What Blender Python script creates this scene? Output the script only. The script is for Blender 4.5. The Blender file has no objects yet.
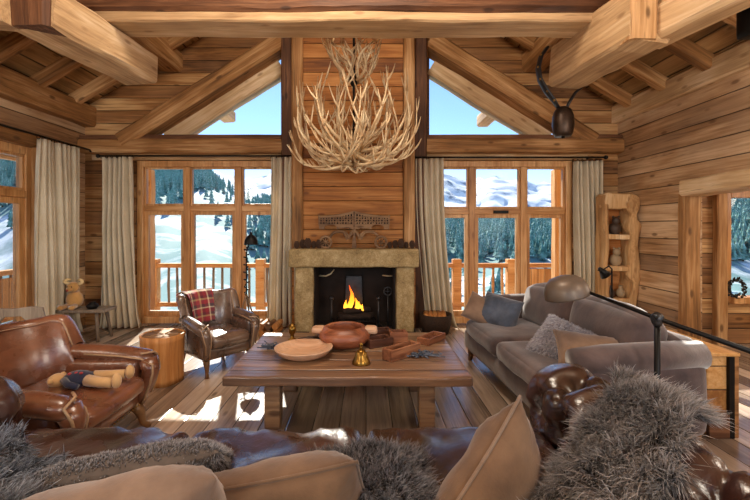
import bpy, math, random
import numpy as np
from mathutils import Vector, Matrix, Euler, noise
random.seed(7); RNG=np.random.default_rng(5)
PI=math.pi
SC=bpy.context.scene; COL=SC.collection
F=400.0; CAMH=1.42; VX=366.0; VY=228.0
def P(px,py,Y):
    """a point of the photograph read at a distance Y in metres"""
    return Vector(((px-VX)*Y/F, Y, CAMH-(py-VY)*Y/F))
def hexc(h,a=1.0):
    h=h.lstrip('#'); r=[int(h[i:i+2],16)/255 for i in (0,2,4)]
    return tuple((c/12.92 if c<=.04045 else ((c+.055)/1.055)**2.4) for c in r)+(a,)
# ---------------------------------------------------------------- mesh builder
class MB:
    def __init__(s): s.v=[]; s.f=[]
    def raw(s,v,f,M=None):
        n=len(s.v)
        if M is not None: v=[M@Vector(p) for p in v]
        s.v+= [tuple(p) for p in v]; s.f+=[tuple(i+n for i in q) for q in f]; return s
    def box(s,x0,x1,y0,y1,z0,z1,M=None):
        v=[(x,y,z) for x in (x0,x1) for y in (y0,y1) for z in (z0,z1)]
        return s.raw(v,[(0,1,3,2),(4,6,7,5),(0,4,5,1),(2,3,7,6),(0,2,6,4),(1,5,7,3)],M)
    def prism(s,pts,a0,a1,axis='Y'):
        n=len(pts)
        def mk(p,a): return (p[0],a,p[1]) if axis=='Y' else ((a,p[0],p[1]) if axis=='X' else (p[0],p[1],a))
        v=[mk(p,a0) for p in pts]+[mk(p,a1) for p in pts]
        f=[tuple(range(n)),tuple(range(2*n-1,n-1,-1))]+[(i,(i+1)%n,n+(i+1)%n,n+i) for i in range(n)]
        return s.raw(v,f)
    def grid(s,fn,nu,nv,cu=False,cv=False,M=None):
        v=[fn(i/(nu if cu else nu-1),j/(nv if cv else nv-1)) for i in range(nu) for j in range(nv)]
        f=[]
        for i in range(nu if cu else nu-1):
            for j in range(nv if cv else nv-1):
                a=i*nv+j; b=((i+1)%nu)*nv+j; c=((i+1)%nu)*nv+(j+1)%nv; d=i*nv+(j+1)%nv
                f.append((a,b,c,d))
        return s.raw(v,f,M)
    def tube(s,path,rad,seg=8,flat=1.0,M=None,caps=True):
        path=[Vector(p) for p in path]; n=len(path)
        if not hasattr(rad,'__len__'): rad=[rad]*n
        vs=[]; up=None
        for i,p in enumerate(path):
            t=(path[min(i+1,n-1)]-path[max(i-1,0)])
            t=t.normalized() if t.length>1e-9 else Vector((0,0,1))
            if up is None: up=Vector((0,0,1)) if abs(t.z)<.9 else Vector((1,0,0))
            a=t.cross(up)
            if a.length<1e-5: a=t.cross(Vector((1,.1,0)))
            a.normalize(); b=a.cross(t).normalized(); up=b
            for k in range(seg):
                w=2*PI*k/seg; vs.append(p+a*math.cos(w)*rad[i]+b*math.sin(w)*rad[i]*flat)
        f=[]
        for i in range(n-1):
            for k in range(seg):
                f.append((i*seg+k,i*seg+(k+1)%seg,(i+1)*seg+(k+1)%seg,(i+1)*seg+k))
        if caps: f.append(tuple(range(seg))[::-1]); f.append(tuple((n-1)*seg+k for k in range(seg)))
        return s.raw(vs,f,M)
    def lathe(s,prof,seg=24,c=(0,0,0),wob=0,M=None,sx=1,sy=1):
        v=[];n=len(prof)
        for (r,z) in prof:
            for k in range(seg):
                w=2*PI*k/seg; rr=r*(1+wob*noise.noise(Vector((math.cos(w)*1.7+c[0]*9,math.sin(w)*1.7,z*4))))
                v.append((c[0]+rr*math.cos(w)*sx,c[1]+rr*math.sin(w)*sy,c[2]+z))
        f=[(i*seg+k,i*seg+(k+1)%seg,(i+1)*seg+(k+1)%seg,(i+1)*seg+k) for i in range(n-1) for k in range(seg)]
        f.append(tuple(range(seg))[::-1]); f.append(tuple((n-1)*seg+k for k in range(seg)))
        return s.raw(v,f,M)
    def ball(s,c,r,seg=14,M=None,wob=0):
        if not hasattr(r,'__len__'): r=(r,r,r)
        n=max(6,seg//2+2); v=[];
        for i in range(n+1):
            th=PI*i/n
            for k in range(seg):
                w=2*PI*k/seg; d=Vector((math.sin(th)*math.cos(w),math.sin(th)*math.sin(w),math.cos(th)))
                q=1+wob*noise.noise(d*2+Vector(c)*5)
                v.append((c[0]+d.x*r[0]*q,c[1]+d.y*r[1]*q,c[2]+d.z*r[2]*q))
        f=[(i*seg+k,(i+1)*seg+k,(i+1)*seg+(k+1)%seg,i*seg+(k+1)%seg) for i in range(n) for k in range(seg)]
        return s.raw(v,f,M)
    def rbox(s,x0,x1,y0,y1,z0,z1,r=.03,n=8,puff=(0,0,0),nz=0,nf=4,M=None):
        """rounded, puffed box: every face a grid"""
        cx,cy,cz=(x0+x1)/2,(y0+y1)/2,(z0+z1)/2; h=Vector(((x1-x0)/2,(y1-y0)/2,(z1-z0)/2))
        r=min(r,h.x*.999,h.y*.999,h.z*.999)
        key={}; V=[];Fc=[]
        def coord(t,hh):   # denser near edges
            k=abs(t); k=math.sin(k*PI/2)**.8 if k>0 else 0
            return math.copysign(k,t)
        def vid(a,b,c):
            kk=(a,b,c)
            if kk in key: return key[kk]
            u=[coord(2*q/n-1,0) for q in kk]
            p=Vector((u[0]*h.x,u[1]*h.y,u[2]*h.z))
            inn=Vector([max(-(h[i]-r),min(h[i]-r,p[i])) for i in range(3)])
            d=p-inn
            if d.length>1e-9: p=inn+d.normalized()*r
            ax=[(1-u[1]**2)*(1-u[2]**2),(1-u[0]**2)*(1-u[2]**2),(1-u[0]**2)*(1-u[1]**2)]
            for i in range(3): p[i]+=u[i]*ax[i]*puff[i]
            if nz:
                q=p*nf; p+=Vector((noise.noise(q),noise.noise(q+Vector((9,0,0))),noise.noise(q+Vector((0,7,0)))))*nz
            key[kk]=len(V); V.append((p.x+cx,p.y+cy,p.z+cz)); return key[kk]
        for fx in (0,n):
            for a in range(n):
                for b in range(n):
                    q=[vid(fx,a,b),vid(fx,a+1,b),vid(fx,a+1,b+1),vid(fx,a,b+1)]
                    Fc.append(tuple(q if fx else q[::-1]))
                    q=[vid(a,fx,b),vid(a+1,fx,b),vid(a+1,fx,b+1),vid(a,fx,b+1)]
                    Fc.append(tuple(q[::-1] if fx else q))
                    q=[vid(a,b,fx),vid(a+1,b,fx),vid(a+1,b+1,fx),vid(a,b+1,fx)]
                    Fc.append(tuple(q if fx else q[::-1]))
        return s.raw(V,Fc,M)
    def build(s,name,mat,parent=None,smooth=False,loc=None,fixn=True,sub=0,bev=0,recenter=False):
        me=bpy.data.meshes.new(name); me.from_pydata(s.v,[],s.f); me.update()
        if fixn and len(s.f)<60000:
            import bmesh
            b=bmesh.new(); b.from_mesh(me); bmesh.ops.recalc_face_normals(b,faces=b.faces); b.to_mesh(me); b.free()
        if smooth:
            me.polygons.foreach_set('use_smooth',[True]*len(me.polygons))
        if mat: me.materials.append(mat)
        o=bpy.data.objects.new(name,me); COL.objects.link(o)
        if parent: o.parent=parent
        if loc is not None: o.location=loc
        if sub: m=o.modifiers.new('s','SUBSURF'); m.levels=sub; m.render_levels=sub
        if bev:
            m=o.modifiers.new('b','BEVEL'); m.width=bev; m.segments=2; m.limit_method='ANGLE'
            if smooth is None: pass
        return o
def thing(name,label,cat,loc=(0,0,0),rot=0,group=None,scale=1):
    o=bpy.data.objects.new(name,None); COL.objects.link(o); o.location=loc
    o.rotation_euler=(0,0,rot) if not hasattr(rot,'__len__') else rot
    o.scale=(scale,)*3; o.empty_display_size=.1
    o['label']=label; o['category']=cat
    if group: o['group']=group
    return o
def tag(o,label,cat,group=None,kind=None):
    o['label']=label; o['category']=cat
    if group: o['group']=group
    if kind: o['kind']=kind
    return o
def struct(name,mb,mat,smooth=False,label=None,bev=0,parent=None):
    o=mb.build(name,mat,parent,smooth,bev=bev)
    if parent is None: o['kind']='structure'
    if label: o['label']=label
    return o
def copy_tree(o,parent=None):
    c=o.copy(); COL.objects.link(c)
    if parent: c.parent=parent
    for ch in list(o.children): copy_tree(ch,c)
    return c
_tn=[0]
def beam(p0,p1,w,h,mat,label=None,roll=0,jit=.012,name=None,cham=.14,seg=None,parent=None,sag=0):
    """hand hewn timber from p0 to p1 (centres of the end faces); w across, h up"""
    p0=Vector(p0);p1=Vector(p1); L=(p1-p0).length; n=seg or max(4,int(L/.22)+2)
    sd=Vector((p0.x*3.1,p0.y*2.7,p0.z*1.9)); mb=MB(); v=[]
    c=cham
    sec=[(-.5,-.5+c),(-.5,.5-c),(-.5+c,.5),(.5-c,.5),(.5,.5-c),(.5,-.5+c),(.5-c,-.5),(-.5+c,-.5)]
    mn=min(w,h)
    sec=[(math.copysign(.5*w-(mn*c if abs(a)<.499 else 0),a) , math.copysign(.5*h-(mn*c if abs(b)<.499 else 0),b)) for a,b in sec]
    for i in range(n):
        x=L*i/(n-1)
        for k,(a,b) in enumerate(sec):
            q=Vector((x*1.6,a*4,b*4))+sd
            v.append((x,a+jit*noise.noise(q)*1.5+jit*.6*(random.random()-.5),b+sag*math.sin(PI*i/(n-1))+jit*noise.noise(q+Vector((5,3,1)))*1.5+jit*.6*(random.random()-.5)))
    f=[(i*8+k,i*8+(k+1)%8,(i+1)*8+(k+1)%8,(i+1)*8+k) for i in range(n-1) for k in range(8)]
    f+=[tuple(range(8)),tuple((n-1)*8+k for k in range(7,-1,-1))]
    mb.raw(v,f)
    if name is None: _tn[0]+=1; name='trim_%d'%_tn[0]
    o=mb.build(name,mat,parent)
    d=(p1-p0).normalized(); ref=Vector((0,0,1)) if abs(d.z)<.95 else Vector((0,1,0))
    y=ref.cross(d).normalized(); z=d.cross(y)
    M=Matrix((d,y,z)).transposed().to_4x4(); M=Matrix.Translation(p0)@M@Matrix.Rotation(roll,4,'X')
    o.matrix_world=M
    if parent is None: o['kind']='structure'
    if label: o['label']=label
    return o
# ---------------------------------------------------------------- materials
class NT:
    def __init__(s,name):
        s.m=bpy.data.materials.new(name); s.m.use_nodes=True; s.t=s.m.node_tree; s.t.nodes.clear()
        s.out=s.n('ShaderNodeOutputMaterial'); s.b=s.n('ShaderNodeBsdfPrincipled'); s.l(s.b.outputs[0],s.out.inputs[0])
    def n(s,t,**k):
        o=s.t.nodes.new(t)
        for a,b in k.items(): setattr(o,a,b)
        return o
    def l(s,a,b): s.t.links.new(a,b)
    def val(s,node,**k):
        for a,b in k.items(): node.inputs[a.replace('_',' ')].default_value=b
        return node
    def math(s,op,a,b=None,c=None,clamp=False):
        o=s.n('ShaderNodeMath',operation=op,use_clamp=clamp)
        for i,x in enumerate((a,b,c)):
            if x is None: continue
            if isinstance(x,(int,float)): o.inputs[i].default_value=x
            else: s.l(x,o.inputs[i])
        return o.outputs[0]
    def mix(s,f,a,b,mode='MIX'):
        o=s.n('ShaderNodeMix',data_type='RGBA',blend_type=mode)
        for i,x in ((0,f),(6,a),(7,b)):
            if isinstance(x,(int,float)): o.inputs[i].default_value=x
            elif isinstance(x,tuple): o.inputs[i].default_value=x
            else: s.l(x,o.inputs[i])
        return o.outputs[2]
    def ramp(s,f,stops):
        o=s.n('ShaderNodeValToRGB'); e=o.color_ramp.elements
        while len(e)<len(stops): e.new(.5)
        for q,(p,c) in zip(e,stops): q.position=p; q.color=c
        s.l(f,o.inputs[0]); return o.outputs[0]
    def coord(s,kind='Object',scale=(1,1,1),loc=(0,0,0)):
        tc=s.n('ShaderNodeTexCoord'); mp=s.n('ShaderNodeMapping'); mp.inputs['Scale'].default_value=scale; mp.inputs['Location'].default_value=loc
        s.l(tc.outputs[kind],mp.inputs[0]); return mp.outputs[0]
    def noise(s,vec,scale,detail=4,rough=.55,dist=0):
        o=s.n('ShaderNodeTexNoise'); s.val(o,Scale=scale,Detail=detail,Roughness=rough,Distortion=dist)
        if vec is not None: s.l(vec,o.inputs['Vector'])
        return o.outputs[0]
    def bump(s,h,strength=.3,dist=.01):
        o=s.n('ShaderNodeBump'); s.val(o,Strength=strength,Distance=dist); s.l(h,o.inputs['Height']); s.l(o.outputs[0],s.b.inputs['Normal']); return o
    def set(s,**k):
        for a,b in k.items(): s.b.inputs[a.replace('_',' ')].default_value=b
        return s
def wood(name,dark,mid,light,axis='X',plank=None,rough=.6,bump=.5,scale=1.0,spec=.3,groove=.0045,vary=.5,knots=True,coat=0,weather=None):
    t=NT(name); ai='XYZ'.index(axis)
    tc=t.n('ShaderNodeTexCoord'); base=tc.outputs['Object']
    sep=t.n('ShaderNodeSeparateXYZ'); t.l(base,sep.inputs[0]); gv=None; rnd=None
    oi=t.n('ShaderNodeObjectInfo')
    off=t.math('MULTIPLY',oi.outputs['Random'],13.0)
    if plank:
        pa,pw=plank; q=t.math('DIVIDE',sep.outputs['XYZ'.index(pa)],pw); fl=t.math('FLOOR',q); fr=t.math('FRACT',q)
        wn=t.n('ShaderNodeTexWhiteNoise',noise_dimensions='1D'); t.l(fl,wn.inputs['W']); rnd=wn.outputs['Value']
        off=t.math('ADD',off,t.math('MULTIPLY',rnd,29.0))
        e=t.math('ABSOLUTE',t.math('SUBTRACT',fr,.5)); gv=t.math('GREATER_THAN',e,.5-groove/pw)
        gs=t.math('MULTIPLY',t.math('SUBTRACT',e,.5-2.2*groove/pw,clamp=False),1/(2.2*groove/pw),clamp=True)
    cv=t.n('ShaderNodeCombineXYZ')
    for i in range(3): t.l(off,cv.inputs[i])
    add=t.n('ShaderNodeVectorMath',operation='ADD'); t.l(base,add.inputs[0]); t.l(cv.outputs[0],add.inputs[1])
    mp=t.n('ShaderNodeMapping'); sc=[7*scale]*3; sc[ai]=.55*scale; mp.inputs['Scale'].default_value=sc; t.l(add.outputs[0],mp.inputs[0])
    n1=t.noise(mp.outputs[0],1.0,5,.6,1.2)
    mp2=t.n('ShaderNodeMapping'); sc=[38*scale]*3; sc[ai]=1.6*scale; mp2.inputs['Scale'].default_value=sc; t.l(add.outputs[0],mp2.inputs[0])
    n2=t.noise(mp2.outputs[0],1.0,3,.6,.4)
    n3=t.noise(add.outputs[0],1.3*scale,2,.5)
    f=t.math('ADD',t.math('MULTIPLY',n1,.62),t.math('MULTIPLY',n2,.38))
    f=t.math('ADD',f,t.math('MULTIPLY',t.math('SUBTRACT',n3,.5),.45))
    if rnd is not None: f=t.math('ADD',f,t.math('MULTIPLY',t.math('SUBTRACT',rnd,.5),vary*.55))
    else: f=t.math('ADD',f,t.math('MULTIPLY',t.math('SUBTRACT',oi.outputs['Random'],.5),vary*.3))
    col=t.ramp(f,[(.26,hexc(dark)),(.5,hexc(mid)),(.74,hexc(light))])
    ms=t.n('ShaderNodeMapping'); sc=[26*scale]*3; sc[ai]=.9*scale; ms.inputs['Scale'].default_value=sc; t.l(add.outputs[0],ms.inputs[0])
    st_=t.math('MULTIPLY',t.math('SUBTRACT',t.noise(ms.outputs[0],1.0,3,.7,.8),.60),9,clamp=True)
    col=t.mix(t.math('MULTIPLY',st_,.62),col,tuple(x*.55 for x in hexc(dark)[:3])+(1,))
    if weather is not None:
        nw=t.noise(add.outputs[0],.9,3,.6); fw=t.math('MULTIPLY',t.math('SUBTRACT',nw,.42),3.0,clamp=True)
        col=t.mix(t.math('MULTIPLY',fw,.6),col,hexc(weather))
    if knots:
        mk=t.n('ShaderNodeMapping'); sc=[6.5]*3; sc[ai]=2.6; mk.inputs['Scale'].default_value=sc; t.l(add.outputs[0],mk.inputs[0])
        vo=t.n('ShaderNodeTexVoronoi'); vo.inputs['Scale'].default_value=1.0; t.l(mk.outputs[0],vo.inputs['Vector'])
        k=t.math('MULTIPLY',t.math('SUBTRACT',.17,vo.outputs['Distance']),12,clamp=True)
        col=t.mix(t.math('MULTIPLY',k,.75),col,hexc(dark),'MIX')
    if gv is not None: col=t.mix(t.math('MULTIPLY',gv,.8),col,hexc('#1c120a'))
    t.l(col,t.b.inputs['Base Color'])
    h=t.math('ADD',t.math('MULTIPLY',n2,.6),t.math('MULTIPLY',n1,.8))
    if gv is not None: h=t.math('SUBTRACT',h,t.math('MULTIPLY',gs,1.6))
    t.bump(h,bump,.012); t.set(Roughness=rough,Specular_IOR_Level=spec,Coat_Weight=coat,Coat_Roughness=.2)
    return t.m
def plain(name,col,rough=.6,metal=0,noise_amt=.12,nscale=8,bump=0,spec=.4,sheen=0,bscale=None,coat=0,stretch=(1,1,1),col2=None):
    t=NT(name); v=t.coord('Object',stretch); n=t.noise(v,nscale,4)
    c=hexc(col); d=hexc(col2) if col2 else tuple(x*(1-noise_amt*2) for x in c[:3])+(1,)
    t.l(t.ramp(n,[(.3,d),(.7,c)]),t.b.inputs['Base Color'])
    t.set(Roughness=rough,Metallic=metal,Specular_IOR_Level=spec,Sheen_Weight=sheen,Coat_Weight=coat,Coat_Roughness=.15)
    if bump: t.bump(t.noise(v,bscale or nscale*6,3),bump,.004)
    return t.m
def leather(name,a,b,rough=.34):
    t=NT(name); v=t.coord('Object'); n=t.noise(v,3.2,4,.6); 
    t.l(t.ramp(n,[(.32,hexc(a)),(.68,hexc(b))]),t.b.inputs['Base Color'])
    vo=t.n('ShaderNodeTexVoronoi'); vo.inputs['Scale'].default_value=150; t.l(v,vo.inputs['Vector'])
    w=t.noise(v,9,3,.55,1.0)
    h=t.math('ADD',t.math('MULTIPLY',vo.outputs['Distance'],.12),t.math('MULTIPLY',w,1.0))
    t.bump(h,.35,.012)
    r=t.math('ADD',t.math('MULTIPLY',n,.25),rough-.12); t.l(r,t.b.inputs['Roughness'])
    t.set(Specular_IOR_Level=.6,Coat_Weight=.7,Coat_Roughness=.22)
    return t.m
def stone(name,a,b,c,sc=6):
    t=NT(name); v=t.coord('Object'); n=t.noise(v,sc,8,.7); n2=t.noise(v,sc*9,4,.7)
    f=t.math('ADD',t.math('MULTIPLY',n,.6),t.math('MULTIPLY',n2,.4))
    t.l(t.ramp(f,[(.32,hexc(a)),(.5,hexc(b)),(.66,hexc(c))]),t.b.inputs['Base Color'])
    t.bump(f,.8,.02); t.set(Roughness=.85,Specular_IOR_Level=.25); return t.m
W={}
W['wall']=wood('larch_planks','#50321a','#9e6e40','#dab07a','X',('Z',.185),.62,.6,weather='#8a6a50')
W['wallR']=wood('larch_planks_side','#6a4a30','#b48c64','#e6c6a0','Y',('Z',.215),.6,.6,weather='#a89078')
W['roof']=wood('roof_boards','#6a4c2c','#b08858','#dcb684','Y',('Z',.12),.6,.5,weather='#8a7450')
W['floor']=wood('floor_boards','#645448','#a08c7a','#cdb8a4','Y',('X',.19),.22,.16,spec=.5,groove=.004,vary=.7,weather='#8d7c6e')
W['beam']=wood('old_timber','#50341c','#a07244','#dcb280','X',None,.65,.7)
W['beamdark']=wood('dark_timber','#2e1c12','#5e3c26','#906444','X',None,.6,.7)
W['beamlight']=wood('hewn_timber','#8c6a48','#c8a67c','#eed6b4','X',None,.65,.7,weather='#a8865c')
W['frame']=wood('window_pine','#865630','#c08a54','#e8bc88','Z',None,.42,.2,scale=1.3,knots=True,spec=.4)
W['frameX']=wood('window_pine_cross','#865630','#c08a54','#e8bc88','X',None,.42,.2,scale=1.3,spec=.4)
W['deck']=wood('railing_pine','#a86a34','#d39a5c','#e8bd88','X',None,.7,.3)
W['table']=wood('table_oak','#46322a','#84644c','#b4926e','X',('Y',.21),.28,.6,spec=.5,groove=.005,vary=.4,weather='#6c5a50')
W['stump']=wood('stump_wood','#7c4a22','#bb8048','#dcae74','Z',None,.5,.5)
W['niche']=wood('niche_bark','#94683e','#cca270','#ecd2aa','Z',None,.7,.9,scale=1.2)
W['nichein']=wood('niche_inside','#7c4620','#b0703a','#cf9860','X',None,.6,.3)
W['bowl']=wood('burl_wood','#5c3220','#96583a','#be8058','X',None,.38,.3,scale=1.6,spec=.5)
W['dish']=wood('pale_dish_wood','#9c6c4c','#c49c7c','#dcbc9e','X',None,.42,.2,scale=1.6)
W['trough']=wood('trough_wood','#54301e','#84543a','#b07c58','X',None,.45,.4,scale=2)
W['carved']=wood('carved_wood','#4a3424','#86664a','#aa8862','X',None,.65,.5,scale=2)
W['grey']=wood('grey_chair_wood','#5c5046','#8a7c6c','#a89c8a','Z',None,.6,.4,scale=2)
W['crate']=wood('crate_wood','#8a5a2c','#bf8c50','#d9af78','Y',('Z',.16),.55,.3)
M={}
M['stone']=stone('mantel_stone','#6a5638','#a38c62','#c9b48c')
M['firebrick']=plain('sooty_firebrick','#2c2420',.9,0,.3,5,.5)
M['iron']=plain('black_iron','#1c1a19',.45,.6,.2,10,.1)
M['steel']=plain('grey_iron','#4a4a4c',.4,.8,.2,10,.1)
M['bone']=plain('antler_bone','#ecd8b0',.5,0,.1,9,.2,col2='#b48a5c')
M['brass']=plain('old_brass','#9a7434',.3,.9,.2,12,.05)
M['leather']=leather('chesterfield_leather','#1e1210','#442822',.27)
M['leathertan']=leather('tan_leather','#4e2a1c','#8c5a40',.28)
M['leatherdk']=leather('worn_brown_leather','#40302a','#7c6352',.28)
M['piping']=plain('pale_piping','#a98a6c',.5,0,.1,20)
M['snow']=plain('snow','#f2f5fa',.6,0,.03,.3)
M['legwood']=plain('turned_leg_wood','#8a6644',.4,0,.2,14)
def fabric(name,a,b,sc=60,bump=.35,sheen=.3,rough=.9):
    t=NT(name); v=t.coord('Object'); n=t.noise(v,5,4); t.l(t.ramp(n,[(.3,hexc(a)),(.7,hexc(b))]),t.b.inputs['Base Color'])
    n2=t.noise(v,sc,2,.7); n3=t.noise(v,4.5,3,.5,.6)
    t.bump(t.math('ADD',t.math('MULTIPLY',n2,.12),n3),bump,.02); t.set(Roughness=rough,Sheen_Weight=sheen,Specular_IOR_Level=.15); return t.m
M['greycloth']=fabric('taupe_velvet','#3a3032','#62524f',80,.35,.5)
M['tancloth']=fabric('tan_suede','#523e30','#80634a',110,.4,.35)
M['beigecloth']=fabric('beige_suede','#665042','#917864',110,.35,.35)
M['greywool']=fabric('grey_wool','#4a423e','#6e645f',40,.9,.4)
M['bluegrey']=fabric('blue_grey_velvet','#262c38','#5a6476',40,.8,.5)
M['palewool']=fabric('pale_grey_wool','#6c666a','#98929a',40,.8,.4)
def curtain_mat():
    t=NT('linen_curtain'); v=t.coord('Object',(1,1,.15)); n=t.noise(v,160,3); n2=t.noise(t.coord('Object'),2,2)
    t.l(t.ramp(t.math('ADD',t.math('MULTIPLY',n,.4),t.math('MULTIPLY',n2,.6)),[(.3,hexc('#c4b496')),(.7,hexc('#ece2cc'))]),t.b.inputs['Base Color'])
    t.bump(n,.2,.003); t.set(Roughness=.9,Specular_IOR_Level=.1)
    tr=t.n('ShaderNodeBsdfTranslucent'); tr.inputs[0].default_value=hexc('#d8c29c'); mx=t.n('ShaderNodeMixShader'); mx.inputs[0].default_value=.22
    t.l(t.b.outputs[0],mx.inputs[1]); t.l(tr.outputs[0],mx.inputs[2]); t.l(mx.outputs[0],t.out.inputs[0]); return t.m
M['curtain']=curtain_mat()
def glass_mat():
    t=NT('window_glass'); g=t.n('ShaderNodeBsdfGlossy'); g.inputs['Roughness'].default_value=.02
    tr=t.n('ShaderNodeBsdfTransparent'); tr.inputs[0].default_value=(.97,.985,.98,1); fr=t.n('ShaderNodeFresnel'); fr.inputs[0].default_value=1.3
    mx=t.n('ShaderNodeMixShader'); t.l(fr.outputs[0],mx.inputs[0]); t.l(tr.outputs[0],mx.inputs[1]); t.l(g.outputs[0],mx.inputs[2]); t.l(mx.outputs[0],t.out.inputs[0]); return t.m
M['glass']=glass_mat()
def fur_mat(name,root,mid,tip):
    t=NT(name); at=t.n('ShaderNodeAttribute',attribute_name='fur'); at.attribute_type='GEOMETRY'
    sp=t.n('ShaderNodeSeparateColor'); t.l(at.outputs['Color'],sp.inputs[0])
    c=t.ramp(sp.outputs[0],[(0,hexc(root)),(.45,hexc(mid)),(1,hexc(tip))])
    c=t.mix(t.math('MULTIPLY',sp.outputs[1],.8),c,hexc(root),'MIX')
    t.l(c,t.b.inputs['Base Color']); t.set(Roughness=.55,Specular_IOR_Level=.35,Sheen_Weight=.2); return t.m
M['furbrown']=fur_mat('brown_grey_pelt','#120e0d','#564a45','#d2cac6')
M['furgrey']=fur_mat('blue_grey_pelt','#1a1a20','#545864','#c2c8d4')
M['furdark']=fur_mat('dark_pelt','#100e10','#403c40','#b4b2b8')
def flame_mat():
    t=NT('flame'); e=t.n('ShaderNodeEmission'); v=t.coord('Object'); sp=t.n('ShaderNodeSeparateXYZ'); t.l(v,sp.inputs[0])
    f=t.math('ADD',t.math('MULTIPLY',sp.outputs[2],2.6),t.math('MULTIPLY',t.noise(v,14,3),.3))
    t.l(t.ramp(f,[(.1,hexc('#ffb43c')),(.5,hexc('#ff9020')),(1.0,hexc('#e8501a'))]),e.inputs[0]); e.inputs[1].default_value=2.2
    t.l(e.outputs[0],t.out.inputs[0]); return t.m
M['flame']=flame_mat()
def fur_mesh(name,mat,samples,length,parent=None,width=.0022,seed=1,grav=.35,clump=.5):
    """samples: arrays pos(N,3), nrm(N,3), comb(N,3). One mesh of tapered strands."""
    rg=np.random.default_rng(seed); pos,nrm,comb=samples; N=len(pos)
    L=length*(.55+.6*rg.random(N))[:,None]
    cl=np.sin(pos*37.0+rg.random(3)*6)+np.sin(pos[:,[1,2,0]]*61.0)
    cid=np.floor(pos*30+.5); hsh=np.sin(cid@np.array([[12.9,78.2,37.7],[39.3,11.1,83.1],[73.1,52.2,9.4]]))*43758.5; hsh=(hsh-np.floor(hsh)-.5)
    d=nrm*.72+comb*.6+cl*clump*.28+hsh*1.1*clump*1.4*(length>.03)+rg.normal(0,.13,(N,3)); d/=np.linalg.norm(d,axis=1)[:,None]
    side=np.cross(d,rg.normal(0,1,(N,3))); side/=np.linalg.norm(side,axis=1)[:,None]
    g=np.array([0,0,-1.0]); cc=rg.normal(0,.25,(N,3))+comb*.5
    V=np.zeros((N,7,3)); lev=[0,.35,.7,1.0]; wd=[1,.9,.6,0]
    for i,t in enumerate(lev):
        p=pos+d*L*t+(g*grav+cc)*L*t*t*.6
        if i<3: V[:,2*i]=p-side*width*wd[i]; V[:,2*i+1]=p+side*width*wd[i]
        else: V[:,6]=p
    V=V.reshape(-1,3); b=np.arange(N)[:,None]*7
    q=np.concatenate([b+np.array([0,1,3,2]),b+np.array([2,3,5,4])]); tr=b+np.array([4,5,6])
    me=bpy.data.meshes.new(name); nl=q.size+tr.size
    me.vertices.add(len(V)); me.vertices.foreach_set('co',V.ravel())
    me.loops.add(nl); me.loops.foreach_set('vertex_index',np.concatenate([q.ravel(),tr.ravel()]).astype(np.int32))
    me.polygons.add(len(q)+len(tr)); ls=np.concatenate([np.arange(len(q))*4,len(q)*4+np.arange(len(tr))*3]).astype(np.int32)
    me.polygons.foreach_set('loop_start',ls); me.update(calc_edges=True); me.validate()
    ca=me.color_attributes.new('fur','FLOAT_COLOR','POINT'); cdat=np.zeros((N,7,4)); cdat[:,:,3]=1
    for i,t in enumerate([0,0,.35,.35,.7,.7,1]): cdat[:,i,0]=t
    cdat[:,:,1]=(np.clip(np.abs(hsh[:,:1])*1.6+.25*rg.random((N,1))-.1,0,1) if length>.03 else .4*rg.random((N,1))); ca.data.foreach_set('color',cdat.ravel())
    me.polygons.foreach_set('use_smooth',[True]*len(me.polygons)); me.materials.append(mat)
    o=bpy.data.objects.new(name,me); COL.objects.link(o)
    if parent: o.parent=parent
    return o
def surf_samples(fn,N,seed=1,comb=(0,-1,0),e=1e-3):
    rg=np.random.default_rng(seed); uv=rg.random((N,2)); ps=[];ns=[]
    for u,v in uv:
        u=u*.998;v=v*.998
        p=Vector(fn(u,v)); a=Vector(fn(u+e,v))-p; b=Vector(fn(u,v+e))-p; n=a.cross(b)
        n=n.normalized() if n.length>1e-12 else Vector((0,0,1))
        ps.append(p); ns.append(n)
    ps=np.array(ps); ns=np.array(ns)
    c=np.array(comb,float); cb=np.tile(c,(N,1)) if c.ndim==1 else c
    return ps,ns,cb
# ---------------------------------------------------------------- camera, sun, sky
cam=bpy.data.cameras.new('camera'); cam.sensor_width=36; cam.lens=36*F/750; cam.shift_x=(375-VX)/750; cam.shift_y=-(250-VY)/750; cam.clip_end=4000
co=bpy.data.objects.new('camera',cam); COL.objects.link(co); co.location=(0,0,CAMH); co.rotation_euler=(PI/2,0,0); SC.camera=co
SC.view_settings.view_transform='Standard'; SC.view_settings.look='None'; SC.view_settings.exposure=0.55; SC.view_settings.gamma=1
SUN_EL=math.radians(34.5); SUN_AZ_X=-.27   # the sun stands beyond the left window
sd=Vector((.27,-.95,0)).normalized(); sdir=Vector((sd.x*math.cos(SUN_EL),sd.y*math.cos(SUN_EL),-math.sin(SUN_EL)))
sl=bpy.data.lights.new('sun','SUN'); sl.energy=8.0; sl.angle=math.radians(.6); sl.color=(1,.93,.82)
so=bpy.data.objects.new('sun',sl); COL.objects.link(so); so.rotation_euler=sdir.to_track_quat('-Z','Y').to_euler(); so.location=(-3,12,9)
w=bpy.data.worlds.new('sky'); SC.world=w; w.use_nodes=True; nt=w.node_tree; nt.nodes.clear()
st=nt.nodes.new('ShaderNodeTexSky'); st.sky_type='NISHITA'; st.sun_disc=False; st.sun_elevation=SUN_EL
st.sun_rotation=math.atan2(-sd.x,-sd.y); st.altitude=2600; st.air_density=1.0; st.dust_density=0.05; st.ozone_density=3.2
bg=nt.nodes.new('ShaderNodeBackground'); bg.inputs[1].default_value=.178; wo=nt.nodes.new('ShaderNodeOutputWorld')
nt.links.new(st.outputs[0],bg.inputs[0]); nt.links.new(bg.outputs[0],wo.inputs[0])
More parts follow.
